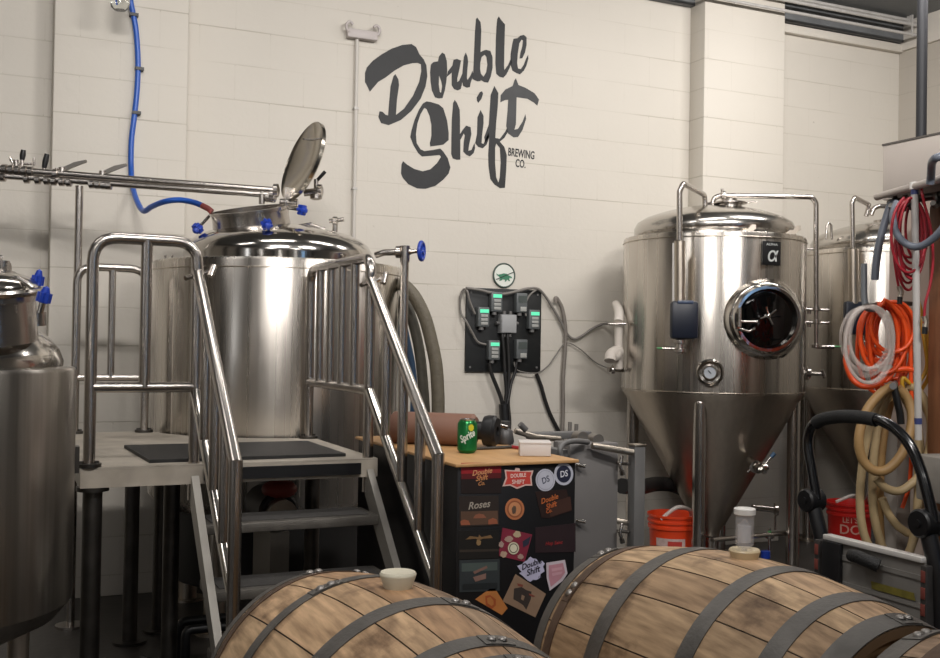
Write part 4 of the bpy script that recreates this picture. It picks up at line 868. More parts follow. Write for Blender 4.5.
        MB().tube([tg_ + nt_*.026 + V((-.012, 0, .012)), tg_ + nt_*.026 + V((.014, 0, -.012))], .0025, 6).build('needle', BLK, gf)
        # maker plate
        pa = math.asin(57/90) - .065; pc_ = at(pa + .0, R + .003, D(771.5, 253.5, Z - .5).z); nn = (at(pa, 1, 0) - V((cx, cy, 0)))
        fr_ = frame(pc_, nn.cross(V((0, 0, 1))) * -1, nn)
        xx = V(fr_.col[0][:3])
        if xx.dot(rgt) < 0: fr_ = frame(pc_, -xx, nn); xx = -xx
        pm = MB().box(pc_, (.128, .138, .006), fr_.to_3x3(), .002).build('name_plate', BLK, t)
        PW = mat('plate_silver_print', '#b9bdbb', .4)
        text('lettering', '\u03b1', fr_ @ Matrix.Translation((0, -.012, .0035)), .115, PW, pm, shear=.2, off=.001)
        text('lettering', 'ALPHA', fr_ @ Matrix.Translation((0, .05, .0035)), .02, PW, pm, sx=1.3)
        br_ = MB(); 
        for sgn_ in (0,): pass
        # drain valve with blue tipped handle on the cone
        dv = MB(); e0 = D(750, 460, Z - .35); e1 = D(759, 470, Z - .47)
        dv.cyl(e0, e1, .024); clamp(dv, e0.lerp(e1, .6), e1 - e0, .022); dv.cyl(e1, e1 + rgt*.05 + up0*.02, .018); dv.cyl(e1 + rgt*.0, e1 + rgt*.085 + up0*.09, .007); clamp(dv, e1 + rgt*.03 + up0*.01, rgt, .018)
        dv.build('drain_valve', POL, t)
        MB().cyl(e1 + rgt*.07 + up0*.075, e1 + rgt*.09 + up0*.1, .012).build('valve_tip', mat('dull_blue_tip', '#3d5a78', .4), t)
    else:
        # the rear tank shows only its pipes
        MB().tube([D(866, 216, Z), D(869.5, 205, Z), D(854.5, 197.5, Z - .5), D(852, 203, Z - .5), D(853, 248, Z - .5)], .0165, 14, fil=.03).build('vent_pipe', TUBE, t)
        mb = MB().cyl(D(853, 249, Z - .5), D(854, 306, Z - .5), .034, seg=24); mb.build('vent_cylinder', STEELD, t)
        c0 = D(856, 318, Z - .5); MB().box(c0, (.155, .07, .215), Matrix.Rotation(-PH, 3, 'Z'), .018).build('control_box', NAVY, t)
        MB().tube([D(871, 215, Z), D(874, 208, Z), D(880, 206, Z), D(905, 207, Z)], .0165, 14, fil=.03).build('spray_pipe', TUBE, t)
        lg = MB(); q = D(829, 226, Z - .25)
        lg.tube([q - up0*.09 - rgt*.02, q + up0*.005 - rgt*.015, q + up0*.022, q + up0*.005 + rgt*.015, q - up0*.09 + rgt*.02], .008); lg.build('lifting_lug', TUBE, t)
    return t
Z1 = 6.58; c1 = D(712.8, 300, Z1)
R1 = 89.2 / F * Z1
f1 = fermenter(c1.x, c1.y, R1, D(714, 240, Z1).z, D(714, 390, Z1).z, 'stainless conical fermenter with round dark manway and black maker plate, at centre right')
cy2 = WY - R1 - .05; c2 = Yp(884, 300, cy2); Z2 = proj(c2)[2]
f2_ = fermenter(c2.x, cy2, R1, D(714, 240, Z1).z, D(714, 390, Z1).z, 'second stainless conical fermenter, partly hidden behind the coiled hoses', False, 884, Z2)
# white pipe on the left of the fermenter
o = thing('white_pipe', D(617, 345, 6.45), 'white insulated pipe with elbow left of the fermenter, before the wall', 'pipe')
WI = mat('white_insulation', '#c9c1b8', .6, 0, .06, 10)
MB().tube([D(618.5, 322, 6.5), D(618.5, 369, 6.5)], .026, 16).build('pipe', WI, o)
eb = MB(); eb.tube(spline([D(619, 352, 6.48), D(615, 352, 6.45), D(611, 355, 6.42), D(610, 361, 6.4)]), .036, 14); eb.sph(D(615, 355, 6.45), .042); eb.build('elbow', WI, o)
MB().cyl(D(608, 324, 6.45), D(626, 324, 6.45), .008).build('cross_bar', TUBE, o)
MB().tube(spline([D(618.5, 322, 6.5), D(619, 312, 6.55), D(616, 305, 6.7)]), .03, 12).build('top_wrap', mat('white_wrap', '#d2cbc3', .7), o)
# ------------------------------------------------------------------ orange buckets
def bucket(px, py, Z, col, label, rim=True):
    c = D(px, py, Z); s = .37; c = Zp(px, py, .375)
    t = thing('bucket', (c.x, c.y, 0), label, 'bucket', None)
    M_ = mat('bucket_' + col.strip('#'), col, .38, 0, .06, 4)
    r = .150; h = .372
    MB().lathe([(.128, 0), (.132, .004), (r - .012, h - .085), (r - .001, h - .083), (r - .001, h - .066), (r - .008, h - .064), (r - .007, h - .05), (r + .001, h - .048), (r + .001, h - .036), (r - .006, h - .034), (r - .005, h - .016), (r + .003, h - .014), (r + .003, h), (r - .004, h), (r - .006, h - .01), (.126, .006), (.001, .006)], (c.x, c.y, 0), seg=56, cap=False).build('pail', M_, t)
    a = math.atan2(-c.y, -c.x)
    return t, c, r, a
def bucket_text(t, c, r, a, items, mt):
    for s, z, size, off, sx in items:
        def wrap(p, z=z, off=off):
            rr = r - .0125 - (.287 - z - p.y) * .021 + .0022 + p.z + max(0, 0)
            aa = a + off + p.x / r
            return V((c.x + rr*math.cos(aa), c.y + rr*math.sin(aa), z + p.y))
        text('lettering', s, None, size, mt, t, off=.0008, thick=.0004, sx=sx, wrap=wrap)
LW = mat('bucket_print_pale', '#d9a595', .5)
b1 = bucket(673, 512.5, 6.4, '#d8421c', 'orange bucket with a paper label, left of the fermenter front leg')
lbm = MB(); t, c, r, a = b1
n = 14
vs = [[lbm.bm.verts.new(((c.x + (r - .0125 - (.287 - z)*.021 + .003)*math.cos(a - .75 + 1.3*i/n)), (c.y + (r - .0125 - (.287 - z)*.021 + .003)*math.sin(a - .75 + 1.3*i/n)), z)) for i in range(n+1)] for z in (.12, .24)]
for i in range(n): lbm.bm.faces.new((vs[0][i], vs[0][i+1], vs[1][i+1], vs[1][i]))
lb_ = lbm.build('paper_label', mat('bucket_label', '#bfa59f', .5, 0, .25, 30), t)
lbm = MB(); vs = [[lbm.bm.verts.new(((c.x + (r - .0125 - (.287 - z)*.021 + .0045)*math.cos(a - .2 + .6*i/n)), (c.y + (r - .0125 - (.287 - z)*.021 + .0045)*math.sin(a - .2 + .6*i/n)), z)) for i in range(n+1)] for z in (.12, .225)]
for i in range(n): lbm.bm.faces.new((vs[0][i], vs[0][i+1], vs[1][i+1], vs[1][i]))
lbm.build('label_print', mat('bucket_label_red', '#b23a32', .5), lb_)
b2 = bucket(850, 501, 6.4, '#c8231d', 'red bucket with pale capital letters, behind the hand truck')
bucket_text(*b2, [("LET'S", .268, .052, .02, .9), ('DO', .205, .085, .03, 1.15)], LW)
MB().tube(spline([V((c.x, c.y, 0)) + V((-.13, -.06, .35)), V((c.x, c.y, .42)) + V((-.04, -.09, 0)), V((c.x, c.y, .40)) + V((.06, -.08, 0)), V((c.x, c.y, .34)) + V((.12, -.02, 0))]), .012).build('tube_offcut', mat('clear_vinyl', '#cfc8c0', .2, alpha=.6), t)
c = b2[1]; MB().tube(spline([V((c.x - .15, c.y - .03, .38)), V((c.x - .05, c.y - .06, .42)), V((c.x + .04, c.y - .02, .40)), V((c.x + .1, c.y, .33))]), .011).build('tube_offcut', mat('clear_vinyl', '#cfc8c0', .2, alpha=.6), b2[0])
# black hose lying behind the filter and buckets + low pipe rails behind the fermenter legs
cable('floor_hose', 'thick black hose crossing behind the orange bucket under the fermenter', [D(622, 486, 6.0), D(640, 487, 6.2), D(656, 484, 6.5), D(672, 485, 6.6), D(690, 492, 6.9), D(720, 500, 7.1)], .045, mat('black_hose', '#1b1a1a', .5), 'hose')
o = thing('transfer_line', (D(740, 533, 6.9).x, D(740, 533, 6.9).y, 0), 'low stainless transfer pipe with valve and blue cap behind the barrels, under the fermenter', 'piping')
MB().cyl(D(712, 540, 6.0), D(795, 532, 6.5), .015).build('pipe', TUBE, o)
vl = MB(); vl.cyl(D(769.5, 555, 6.35), D(769.5, 528, 6.35), .009); clamp(vl, D(769.5, 536, 6.35), up0, .017); vl.cyl(D(752, 507, 6.7), D(778, 510, 6.7), .02); vl.tube([D(778, 509, 6.7), D(775, 517, 6.7), D(775, 530, 6.7)], .008); clamp(vl, D(776, 510, 6.7), rgt, .02)
vl.build('valve', TUBE, o)
MB().cyl(D(765.5, 551, 6.3), D(765.5, 558, 6.3), .028).build('blue_cap', BLUE, o)
MB().cyl(D(769.5, 531, 6.34), D(769.5, 535.5, 6.34), .011).build('green_tip', mat('green_tip', '#4f8f58', .5), o)
sp_ = D(795, 532, 6.5); MB().cyl((sp_.x, sp_.y, 0), sp_, .015).build('stand', TUBE, o)
sp_ = D(714, 540, 6.01); MB().cyl((sp_.x, sp_.y, 0), sp_, .015).build('stand', TUBE, o)
# ------------------------------------------------------------------ oak barrels on a rack
def wood_mat():
    m = bpy.data.materials.new('oak_staves'); m.use_nodes = True; nt = m.node_tree; b = nt.nodes['Principled BSDF']
    b.inputs['Roughness'].default_value = .6
    at = nt.nodes.new('ShaderNodeAttribute'); at.attribute_name = 'stave'
    tc = nt.nodes.new('ShaderNodeTexCoord'); mp = nt.nodes.new('ShaderNodeMapping'); mp.inputs['Scale'].default_value = (22, 2.2, 22); mp.inputs['Rotation'].default_value = (0, 0, -BANG)
    nt.links.new(tc.outputs['Object'], mp.inputs['Vector'])
    n = nt.nodes.new('ShaderNodeTexNoise'); n.inputs['Scale'].default_value = 2.6; n.inputs['Detail'].default_value = 8; nt.links.new(mp.outputs['Vector'], n.inputs['Vector'])
    r = nt.nodes.new('ShaderNodeValToRGB'); r.color_ramp.elements[0].position = .28; r.color_ramp.elements[1].position = .72
    r.color_ramp.elements[0].color = lin('#8a6f54'); r.color_ramp.elements[1].color = lin('#d2b08c'); nt.links.new(n.outputs['Fac'], r.inputs['Fac'])
    mu = nt.nodes.new('ShaderNodeMix'); mu.data_type = 'RGBA'; mu.blend_type = 'MULTIPLY'; mu.inputs['Factor'].default_value = 1
    nt.links.new(r.outputs['Color'], mu.inputs['A']); nt.links.new(at.outputs['Color'], mu.inputs['B'])
    n2 = nt.nodes.new('ShaderNodeTexNoise'); n2.inputs['Scale'].default_value = 6.5; n2.inputs['Detail'].default_value = 7; n2.inputs['Roughness'].default_value = .62; nt.links.new(tc.outputs['Object'], n2.inputs['Vector'])
    r2 = nt.nodes.new('ShaderNodeValToRGB'); r2.color_ramp.elements[0].position = .34; r2.color_ramp.elements[1].position = .49; r2.color_ramp.elements[0].color = (.30, .25, .21, 1); r2.color_ramp.elements[1].color = (1, 1, 1, 1)
    nt.links.new(n2.outputs['Fac'], r2.inputs['Fac'])
    m2 = nt.nodes.new('ShaderNodeMix'); m2.data_type = 'RGBA'; m2.blend_type = 'MULTIPLY'; m2.inputs['Factor'].default_value = .85
    nt.links.new(mu.outputs['Result'], m2.inputs['A']); nt.links.new(r2.outputs['Color'], m2.inputs['B']); nt.links.new(m2.outputs['Result'], b.inputs['Base Color'])
    bp = nt.nodes.new('ShaderNodeBump'); bp.inputs['Strength'].default_value = .2; bp.inputs['Distance'].default_value = .004; nt.links.new(n.outputs['Fac'], bp.inputs['Height']); nt.links.new(bp.outputs['Normal'], b.inputs['Normal'])
    return m
LB = .89; RB = .345; RH = .289
bdir = V((math.sin(.106), -math.cos(.106), 0))
BANG = math.atan2(bdir.x, -bdir.y)
OAK = None
def barrel(bung, bd, label, seed, blabel):
    TOPZ = bung.z
    global OAK
    if OAK is None: OAK = wood_mat()
    rnd = random.Random(seed)
    c = V((bung.x, bung.y, TOPZ - RB))
    t = thing('oak_barrel', (c.x, c.y, TOPZ - 2*RB), label, 'barrel', None)
    ax = V((bd.x, bd.y, 0)); sd = V((0, 0, 1)).cross(ax) ; u = V((0, 0, 1))
    rad = lambda s: RB - (RB - RH) * (abs(s) / (LB/2))**1.9
    def P(s, a, dr=0.): r = rad(s) + dr; return c + ax*s + (sd*math.sin(a) + u*math.cos(a))*r
    # staves: cut the circle into boards of different width, centred on the bung stave
    cuts = [-.16, .17]; 
    while cuts[-1] < 2*PI - .16 - .18: cuts.append(cuts[-1] + rnd.uniform(.2, .40))
    cuts[-1] = 2*PI - .16
    mb = MB(); cols = []
    NS = 28; g = .0052
    for k in range(len(cuts) - 1):
        a0, a1 = cuts[k], cuts[k+1]; sh = rnd.choice([1.0, 1.08, .9, 1.1, .8, 1.04, .7, 1.12]); tint = (sh, sh*rnd.uniform(.96, 1.02), sh*rnd.uniform(.9, 1.02))
        if k == 0: tint = (.82, .74, .66) if seed == 1 else (1, .98, .95)
        for j in range(NS):
            s0 = -LB/2 + LB*j/NS; s1 = -LB/2 + LB*(j+1)/NS
            m_ = 3
            aa = [a0 + g + (a1 - a0 - 2*g)*i/m_ for i in range(m_+1)]
            for i in range(m_):
                f = mb.bm.faces.new([mb.bm.verts.new(P(s, a)) for s, a in ((s0, aa[i]), (s0, aa[i+1]), (s1, aa[i+1]), (s1, aa[i]))]); cols.append(tint)
            for (b0, b1) in ((a0 - g, a0 + g),):
                f = mb.bm.faces.new([mb.bm.verts.new(P(s, a, -.0022)) for s, a in ((s0, b0), (s0, b1), (s1, b1), (s1, b0))]); cols.append((.07, .05, .04))
    bmesh.ops.remove_doubles(mb.bm, verts=mb.bm.verts[:], dist=1e-6)
    st = mb.build('staves', OAK, t, ang=50)
    ca = st.data.color_attributes.new('stave', 'FLOAT_COLOR', 'CORNER')
    for p_ in st.data.polygons:
        for li in p_.loop_indices: ca.data[li].color = (*cols[p_.index], 1)
    # heads, set back from the chime
    for sgn in (-1, 1):
        hb = MB(); s = sgn*(LB/2 - .035); n = 7
        q0 = c + ax*s; Rr = rad(s) - .02
        hb.lathe([(Rr + .012, -.006), (Rr + .012, .006)], q0, ax*sgn, 56)
        hd = hb.build('head', mat('oak_head', '#a98a66', .6, 0, .2, 5, stretch=(3, 3, 12)), t)
        rg = MB().lathe([(rad(LB/2) - .001, LB/2), (rad(LB/2) - .022, LB/2), (Rr + .002, LB/2 - .035)], c, ax*sgn, 56, cap=False).build('chime', mat('oak_chime', '#7c6248', .65, 0, .2, 9), t)
    # hoops
    def hoop(s, w, m, rivet):
        pr = []
        for s_ in (s - w/2, s + w/2): pr.append(s_)
        h = MB(); n = 96; prof = [(pr[0], .0003), (pr[0], .0026), (s, .0028), (pr[1], .0026), (pr[1], .0003)]
        rings = [[h.bm.verts.new(P(min(max(z, -LB/2), LB/2), 2*PI*i/n, d)) for i in range(n)] for z, d in prof]
        for A, B in zip(rings, rings[1:]):
            for i in range(n): j = (i+1) % n; h.bm.faces.new((A[i], A[j], B[j], B[i]))
        ho = h.build('hoop', m, t)
        # overlapping lap end and rivets
        lp = MB(); a0 = rivet - .11; a1 = rivet + .11
        N = 8
        vv = [[lp.bm.verts.new(P(z, a0 + (a1 - a0)*i/N, .0045)) for i in range(N+1)] for z in (pr[0] + .002, pr[1] - .002)]
        for i in range(N): lp.bm.faces.new((vv[0][i], vv[0][i+1], vv[1][i+1], vv[1][i]))
        vb = [lp.bm.verts.new(P(z, a0, .0)) for z in (pr[0] + .002, pr[1] - .002)]; lp.bm.faces.new((vv[0][0], vv[1][0], vb[1], vb[0]))
        vb = [lp.bm.verts.new(P(z, a1, .0)) for z in (pr[0] + .002, pr[1] - .002)]; lp.bm.faces.new((vv[0][-1], vv[1][-1], vb[1], vb[0]))
        lp.build('hoop_lap', m, ho)
        rv = MB()
        for da in (-.035, .045):
            q = P(s, rivet + da, .0045); nn = (q - (c + ax*s)).normalized(); rv.lathe([(.0105, 0), (.0095, .003), (.006, .0055), (.001, .0062)], q, nn, 14, cap=False)
        rv.build('rivet', mat('rivet_steel', '#97938f', .4, .9), ho)
    rv_ = {1: (-.05, .3, -.3, .28, .16, .2), 2: (-.25, -.8, .9, .8, .7, .12), 3: (-.12, .3, .4, .2, .3, .2)}[seed]
    HM = [HOOP, RUST, HOOP, HOOP, HOOP, HOOP]
    hp = HPOS[seed]
    for (s, w), m_, r_ in zip(hp, HM, rv_): hoop(s, w, m_, r_)
    # bung
    if blabel is None: return t
    q = V((bung.x, bung.y, TOPZ)) + sd * (.009 if seed == 1 else .013); bl, r0, r1, h, col = blabel
    o = thing('bung', q, bl, 'bung')
    MB().lathe([(r0*.96, -.004), (r0, 0), (r1, h*.8), (r1*1.0, h - .004), (r1*.93, h), (r1*.6, h - .003), (.001, h - .004)], q, seg=36, cap=False).build('stopper', mat('bung_' + col.strip('#'), col, .35, 0, .04, 6), o)
    return t
HPOS = {1: [(-.424, .042), (-.37, .034), (-.150, .042), (.127, .048), (.344, .042), (.424, .040)],
        2: [(-.424, .042), (-.368, .038), (-.158, .054), (.124, .044), (.309, .044), (.421, .048)],
        3: [(-.421, .048), (-.33, .044), (-.13, .046), (.13, .046), (.33, .044), (.421, .048)]}
bL = V((.828, 2.176, .836)); bR = V((1.634, 1.995, .879)); bF = bR + bdir*(LB + .045)
B1 = barrel(bL, bdir, 'oak barrel with grey hoops and a white bung, left of the barrels', 1, ('round white silicone bung on top of the left oak barrel', .031, .041, .034, '#d8d2bd'))
B2 = barrel(bR, bdir, 'oak barrel with the clear airlock, dark smudges and wide grey hoops', 2, ('round beige bung under the clear airlock on the right barrel', .032, .037, .020, '#cdbb98'))
B3 = barrel(bF, bdir, 'oak barrel of which only a riveted hoop shows in the bottom right corner', 3, None)
# rack
RK = mat('rack_red_brown_steel', '#3d3a39', .5, .4)
for bb, side_ in ((bL, 'left'), (bR, 'middle'), (bF, 'bottom right')):
    TOPZ = bb.z
    sd = V((0, 0, 1)).cross(V((bdir.x, bdir.y, 0)))
    c = V((bb.x, bb.y, 0))
    o = thing('barrel_cradle', c, 'low dark steel cradle carrying the %s oak barrel' % side_, 'rack', None)
    for s in (-.24, .24):
        mb = MB(); r = RB - (RB - RH) * (.24/(LB/2))**1.9 + .004
        pts = [c + bdir*s + sd*(r*1.02*math.sin(a)) + V((0, 0, TOPZ - RB - r*1.02*math.cos(a) - .012)) for a in [-.9 + 1.8*k/12 for k in range(13)]]
        mb.tube(pts, .016)
        for k in (0, -1): mb.tube([pts[k], V((pts[k].x, pts[k].y, 0))], .018)
        mb.build('saddle', RK, o)
    mb = MB()
    for k in (-1, 1): mb.tube([c + bdir*-.24 + sd*.25*k + V((0, 0, .05)), c + bdir*.24 + sd*.25*k + V((0, 0, .05))], .016)
    mb.build('side_bar', RK, o)
# airlock standing in the right bung
q = V((bR.x, bR.y, bR.z + .017)) + rgt*.009
o = thing('airlock', q, 'clear plastic fermentation airlock with white cap on the right barrel', 'airlock')
CLR = mat('clear_airlock_plastic', '#e9e9ee', .08, alpha=.27)
ha = (549.5 - 507) / F * proj(q)[2]
MB().lathe([(.007, 0), (.007, .006), (.016, .008), (.0215, .016), (.0215, ha - .012)], q, seg=32, cap=False).build('chamber', CLR, o)
MB().lathe([(.0215, ha - .016), (.0255, ha - .014), (.0255, ha - .002), (.023, ha), (.001, ha)], q, seg=32).build('cap', WHT, o)
MB().lathe([(.016, .02), (.016, ha*.6), (.011, ha*.62), (.004, ha*.72), (.001, ha*.73)], q, seg=24, cap=False).build('float', mat('airlock_float', '#d9dade', .2, alpha=.55), o)
MB().cyl(q + V((0, 0, .02)), q + V((0, 0, ha*.55)), .004, seg=10).build('stem', CLR, o)
# ------------------------------------------------------------------ hand truck
HX = 2.62
t = thing('hand_truck', Xp(875, 560, HX)*1, 'folding hand truck with black loop handle and silver plate, right of the barrels', 'hand truck')
t.location = V((HX, 2.5, 0))
hp = lambda x, y, dx=0.: Xp(x, y, HX + dx)
pts = [hp(817, 500), hp(812, 470), hp(808, 445), hp(811, 428), hp(821, 420), hp(842, 416.5), hp(868, 418), hp(884, 422), hp(899, 432), hp(912, 449), hp(922, 474), hp(929, 500), hp(934, 523)]
sp_ = spline(pts, 8)
MB().tube(sp_, .0175, 16).build('handle_tube', BLKG, t)
g_ = spline(pts[4:8], 8); 
gi = spline([hp(816, 423), hp(824, 419), hp(842, 416.5), hp(862, 417.5), hp(876, 420)], 6)
MB().tube(gi, .0225, 16).build('foam_grip', mat('foam_grip_black', '#191919', .8, 0, .15, 60, .3, 200), t)
for (x, y, x2, y2, yy) in ((812, 500, 822, 540, 2.7), (926, 523, 938, 574, 2.3)):
    c_ = hp(x, y)
    kb = MB().cyl(c_ + V((-.035, 0, 0)), c_ + V((.035, 0, 0)), .040 if x < 900 else .044, bev=.006, seg=28)
    kb.cyl(c_ + V((-.04, 0, 0)), c_ + V((.04, 0, 0)), .012)
    d_ = hp(x2, y2) - c_
    kb.tube([c_, c_ + d_*1.0 + V((0, 0, 0)), V((HX + .03, (c_+d_).y + .0, .10))], .026, 10)
    kb.build('hinge_knuckle', BLK, t)
def pq(x, y, dx=-.03): return Xp(x, y, HX + dx)
a = pq(826, 538.5); b = pq(925, 560); a2 = pq(829, 578); zt_ = (a.z + b.z)/2
MB().b2((HX - .045, b.y, zt_ - .005), (HX - .008, a.y, zt_ + .012), .003).build('plate_edge', mat('bright_aluminium', '#d8d5d0', .35, .2), t)
PLT = mat('ribbed_aluminium', '#8f8c87', .42, .25, .12, 10)
pm = MB().b2((HX - .03, b.y, zt_ - .55), (HX - .022, a.y, zt_ - .004))
for k in range(6): pm.b2((HX - .036, b.y, zt_ - .06 - k*.085), (HX - .0301, a.y, zt_ - .045 - k*.085))
plt = pm.build('load_plate', PLT, t)
gpp = MB().tube([pq(852, 555.5, -.062), pq(857, 556.5, -.072), pq(872, 563, -.072), pq(879, 566, -.06)], .021, 14, fil=.02).build('carry_grip', mat('ribbed_black_grip', '#1a1a1a', .6, 0, .2, 70, .4, 160), plt)
lbl = [pq(871, 581, -.0375), pq(914, 593, -.0375), pq(915.5, 601, -.0375), pq(872, 588.5, -.0375)]
MB().prism(lbl, (-.0012, 0, 0)).build('yellow_label', mat('worn_yellow_label', '#7d7434', .5, 0, .3, 30), plt)
# black side arm at the far end of the plate, slim side rails with red inserts
for yy in (a.y + .022, b.y - .012):
    rl_ = MB().b2((HX - .05, yy - .012, .05), (HX - .01, yy + .012, zt_ - .01), .004).build('side_rail', mat('rail_aluminium', '#4b4846', .45, .6, .2, 20), t)
    for k in range(3): MB().b2((HX - .053, yy - .008, zt_ - .06 - k*.05), (HX - .0498, yy + .008, zt_ - .025 - k*.05), .001).build('red_insert', mat('dull_red_insert', '#7c4038', .5), rl_)
MB().b2((HX - .052, a.y - .085, .08), (HX - .037, a.y - .002, zt_ - .006), .004).build('black_arm', BLK, t)
for yy in (a.y + .03, b.y - .02):
    w_ = MB().cyl((HX - .02, yy + .0, .09), (HX + .03, yy + .0, .09), .09, bev=.012, seg=32)
    w_.build('wheel', RUB, t)
# ------------------------------------------------------------------ right hand hose corner
PX = 4.27
pt_ = Xp(883, 145, PX); pe = Xp(960, 130, PX)
PNL = mat('pale_panel', '#c6bdb5', .65, 0, .06, 3); PNL2 = mat('pinkish_lower_panel', '#b3a398', .65, 0, .08, 3)
ztop = Xp(883, 146, PX).z; zsh = Xp(885, 200, PX).z
YQ = pt_.y; YN = 2.6
o = thing('white_wall_box', (PX + .1, YQ - .4, zsh), 'large pale box panel above the hose shelf at the right edge', 'panel')
MB().b2((PX, YN, zsh), (PX + .22, YQ, ztop), .004).build('body', PNL, o)
MB().b2((PX - .004, YN, ztop), (PX + .224, YQ + .004, ztop + .01)).build('top_trim', mat('dark_trim', '#5f5a56', .5), o)
struct(MB().b2((PX + .02, YN, 0), (PX + .2, Xp(889, 300, PX + .02).y, zsh - .001)).build('trim_6', PNL2))
# shelf with rolled front edge
s0 = D(877, 197, 5.0); s1 = D(955, 175, 4.3)
o = thing('hose_shelf', (s0 + s1)/2, 'narrow pale metal rail shelf below the pale box, hung with hoses', 'shelf')
MB().tube([s0, s1], .017, 14).build('front_rail', mat('pale_rail', '#b3aaa4', .4, .3), o)
d_ = (s1 - s0).normalized()
MB().prism([s0 + V((.02, .0, .0)), s1 + V((.02, 0, 0)), V((PX - .0005, s1.y, s1.z + .01)), V((PX - .0005, s0.y, s0.z + .01))], (0, 0, .012)).build('shelf_plate', GREYM, o)
MB().tube([D(890, 203, 5.0), D(960, 192, 4.4)], .018, 10).build('under_rail', DARKST, o)
for k, (x, y, Z) in enumerate(((894, 199, 4.93), (905, 200, 4.85), (913, 199, 4.75), (936, 197, 4.55))):
    hk = MB().tube(spline([D(x, y - 5, Z), D(x + 1, y, Z), D(x + 2, y + 6, Z - .02), D(x - 1, y + 9, Z - .05), D(x - 3, y + 6, Z - .07)]), .013, 8).build('hook', DARKST, o)
# white pole with blue bands
p0 = D(914.5, 185, 4.64); p1 = D(918.5, 440, 4.64)
o = thing('white_pole', (p0.x, p0.y, 0), 'slim white pole with a blue band hanging before the coiled hoses', 'pole')
MB().cyl(p1, p0, .0155, seg=20).build('pole', mat('white_pvc', '#b9b5b1', .4), o)
for y, h in ((192, 5), (421, 6)):
    tt = (y - 185)/255; MB().cyl(p0.lerp(p1, tt - h*.002), p0.lerp(p1, tt + h*.002), .0165, seg=20).build('band', mat('band_blue', '#3b4473', .4), o)
MB().cyl((p0.x, p0.y, p0.z - .02), (p0.x, p0.y, p0.z + .012), .021).build('top_cap', WHT, o)
# wooden post at the edge
w0 = D(935.5, 300, 4.9); 
o = thing('wooden_post', (w0.x, w0.y, 0), 'brown wooden post at the right edge behind the hoses', 'post')
MB().b2((w0.x - .0, w0.y - .06, 0), (w0.x + .09, w0.y + .04, D(935, 205, 4.9).z), .004).build('beam', mat('brown_post_wood', '#7a4f33', .55, 0, .25, 5, stretch=(8, 8, .8)), o)
CLRT = mat('clear_vinyl_tube', '#d8cdc6', .12, alpha=.27); ORG = mat('orange_hose', '#e2501c', .35); REDH = mat('red_hose', '#9b1f2c', .35); GRH = mat('blue_grey_hose', '#656b76', .4); YEL = mat('yellow_hose', '#b58a22', .45)
BGE = mat('beige_brew_hose', '#b09a74', .5, 0, .12, 12); BGE2 = mat('tan_brew_hose', '#a07f52', .5, 0, .12, 12)
def coil(name, label, cx, cy, rx, ry, Z, turns, r, m, seed, jx=3., jy=5., dz=.012, tail=None, grp=None, n=26, drift=0., spread=.10):
    """coil of hose hanging from one point: loops share their top and sag differently"""
    rd = random.Random(seed); pts = []
    for k in range(turns):
        ax_ = rx*(1 + rd.uniform(-spread, spread*.5)); ay = ry*(1 + rd.uniform(-spread*1.2, spread*.4)); ox = cx + rd.uniform(-jx, jx) + drift*k; oy = cy - ry + ay + rd.uniform(-jy*.3, jy*.3)
        for i in range(n):
            a = -PI/2 + 2*PI*i/n
            pts.append((ox + ax_*math.cos(a), oy + ay*math.sin(a), Z - dz*k - dz*i/n))
    # smooth
    for _ in range(2): pts = [pts[0]] + [tuple((pts[i-1][j] + 2*pts[i][j] + pts[i+1][j])/4 for j in range(3)) for i in range(1, len(pts)-1)] + [pts[-1]]
    P_ = [D(*p) for p in pts]
    if tail: P_ = P_ + [D(*q) for q in tail]
    return tag(MB().tube(spline(P_, 3), r, 10).build(name, m), label, 'hose', grp)
oc = coil('hose_coil', 'coil of bright orange hose hanging behind the clear tubing', 886, 345, 22, 42, 5.2, 15, .0098, ORG, 5, 7., 9, .016, [(908, 330, 5.0), (911, 380, 5.0), (912, 430, 5.0), (910, 480, 5.0), (905, 500, 5.0), (902, 508, 5.0)], spread=.34)
cc = coil('hose_coil', 'coil of clear vinyl tubing hanging in front of the orange hose', 868, 343, 24.5, 38, 4.93, 9, .0075, CLRT, 3, 4., 5, spread=.14)
cable('orange_hose', 'loose orange hose loop bulging out below the clear coil', [D(848, 345, 5.05), D(846, 362, 5.05), D(853, 380, 5.03), D(866, 387, 5.0), D(880, 383, 5.0), D(890, 372, 5.0), D(905, 369, 5.0), D(916, 371, 5.0)], .0135, ORG, 'hose')
cable('yellow_hose', 'thin yellow hose hanging at right between orange coil and brown post', [D(915, 305, 5.05), D(921, 322, 5.02), D(925, 345, 5.0), D(927, 365, 5.0), D(922, 378, 5.0), D(912, 384, 5.0), D(903, 378, 5.0), D(903, 390, 5.0), D(908, 405, 5.0)], .0095, YEL, 'hose')
cable('yellow_hose', 'thin yellow hose nearest the brown post', [D(918, 300, 5.1), D(926, 330, 5.05), D(930, 360, 5.05), D(928, 378, 5.05), D(921, 390, 5.05)], .0095, YEL, 'hose')
coil('hose_coil', 'coil of thin dark red hose hanging under the shelf', 912, 240, 16, 42, 4.75, 9, .0062, REDH, 8, 5, 6, .014, spread=.3)
ra = cable('red_hose', 'loose dark red hose strand hanging left of the red coil', [D(905, 197, 4.9), D(902, 204, 4.9), D(898, 225, 4.88), D(894, 252, 4.88), D(897, 278, 4.88), D(901, 297, 4.88)], .006, REDH, 'hose')
rb = cable('red_hose', 'loose dark red hose strand at far right under the shelf', [D(921, 184, 4.62), D(922, 193, 4.6), D(924, 202, 4.6), D(931, 230, 4.6), D(933, 260, 4.6), D(930, 285, 4.6), D(925, 305, 4.6), D(924, 330, 4.6)], .006, REDH, 'hose')
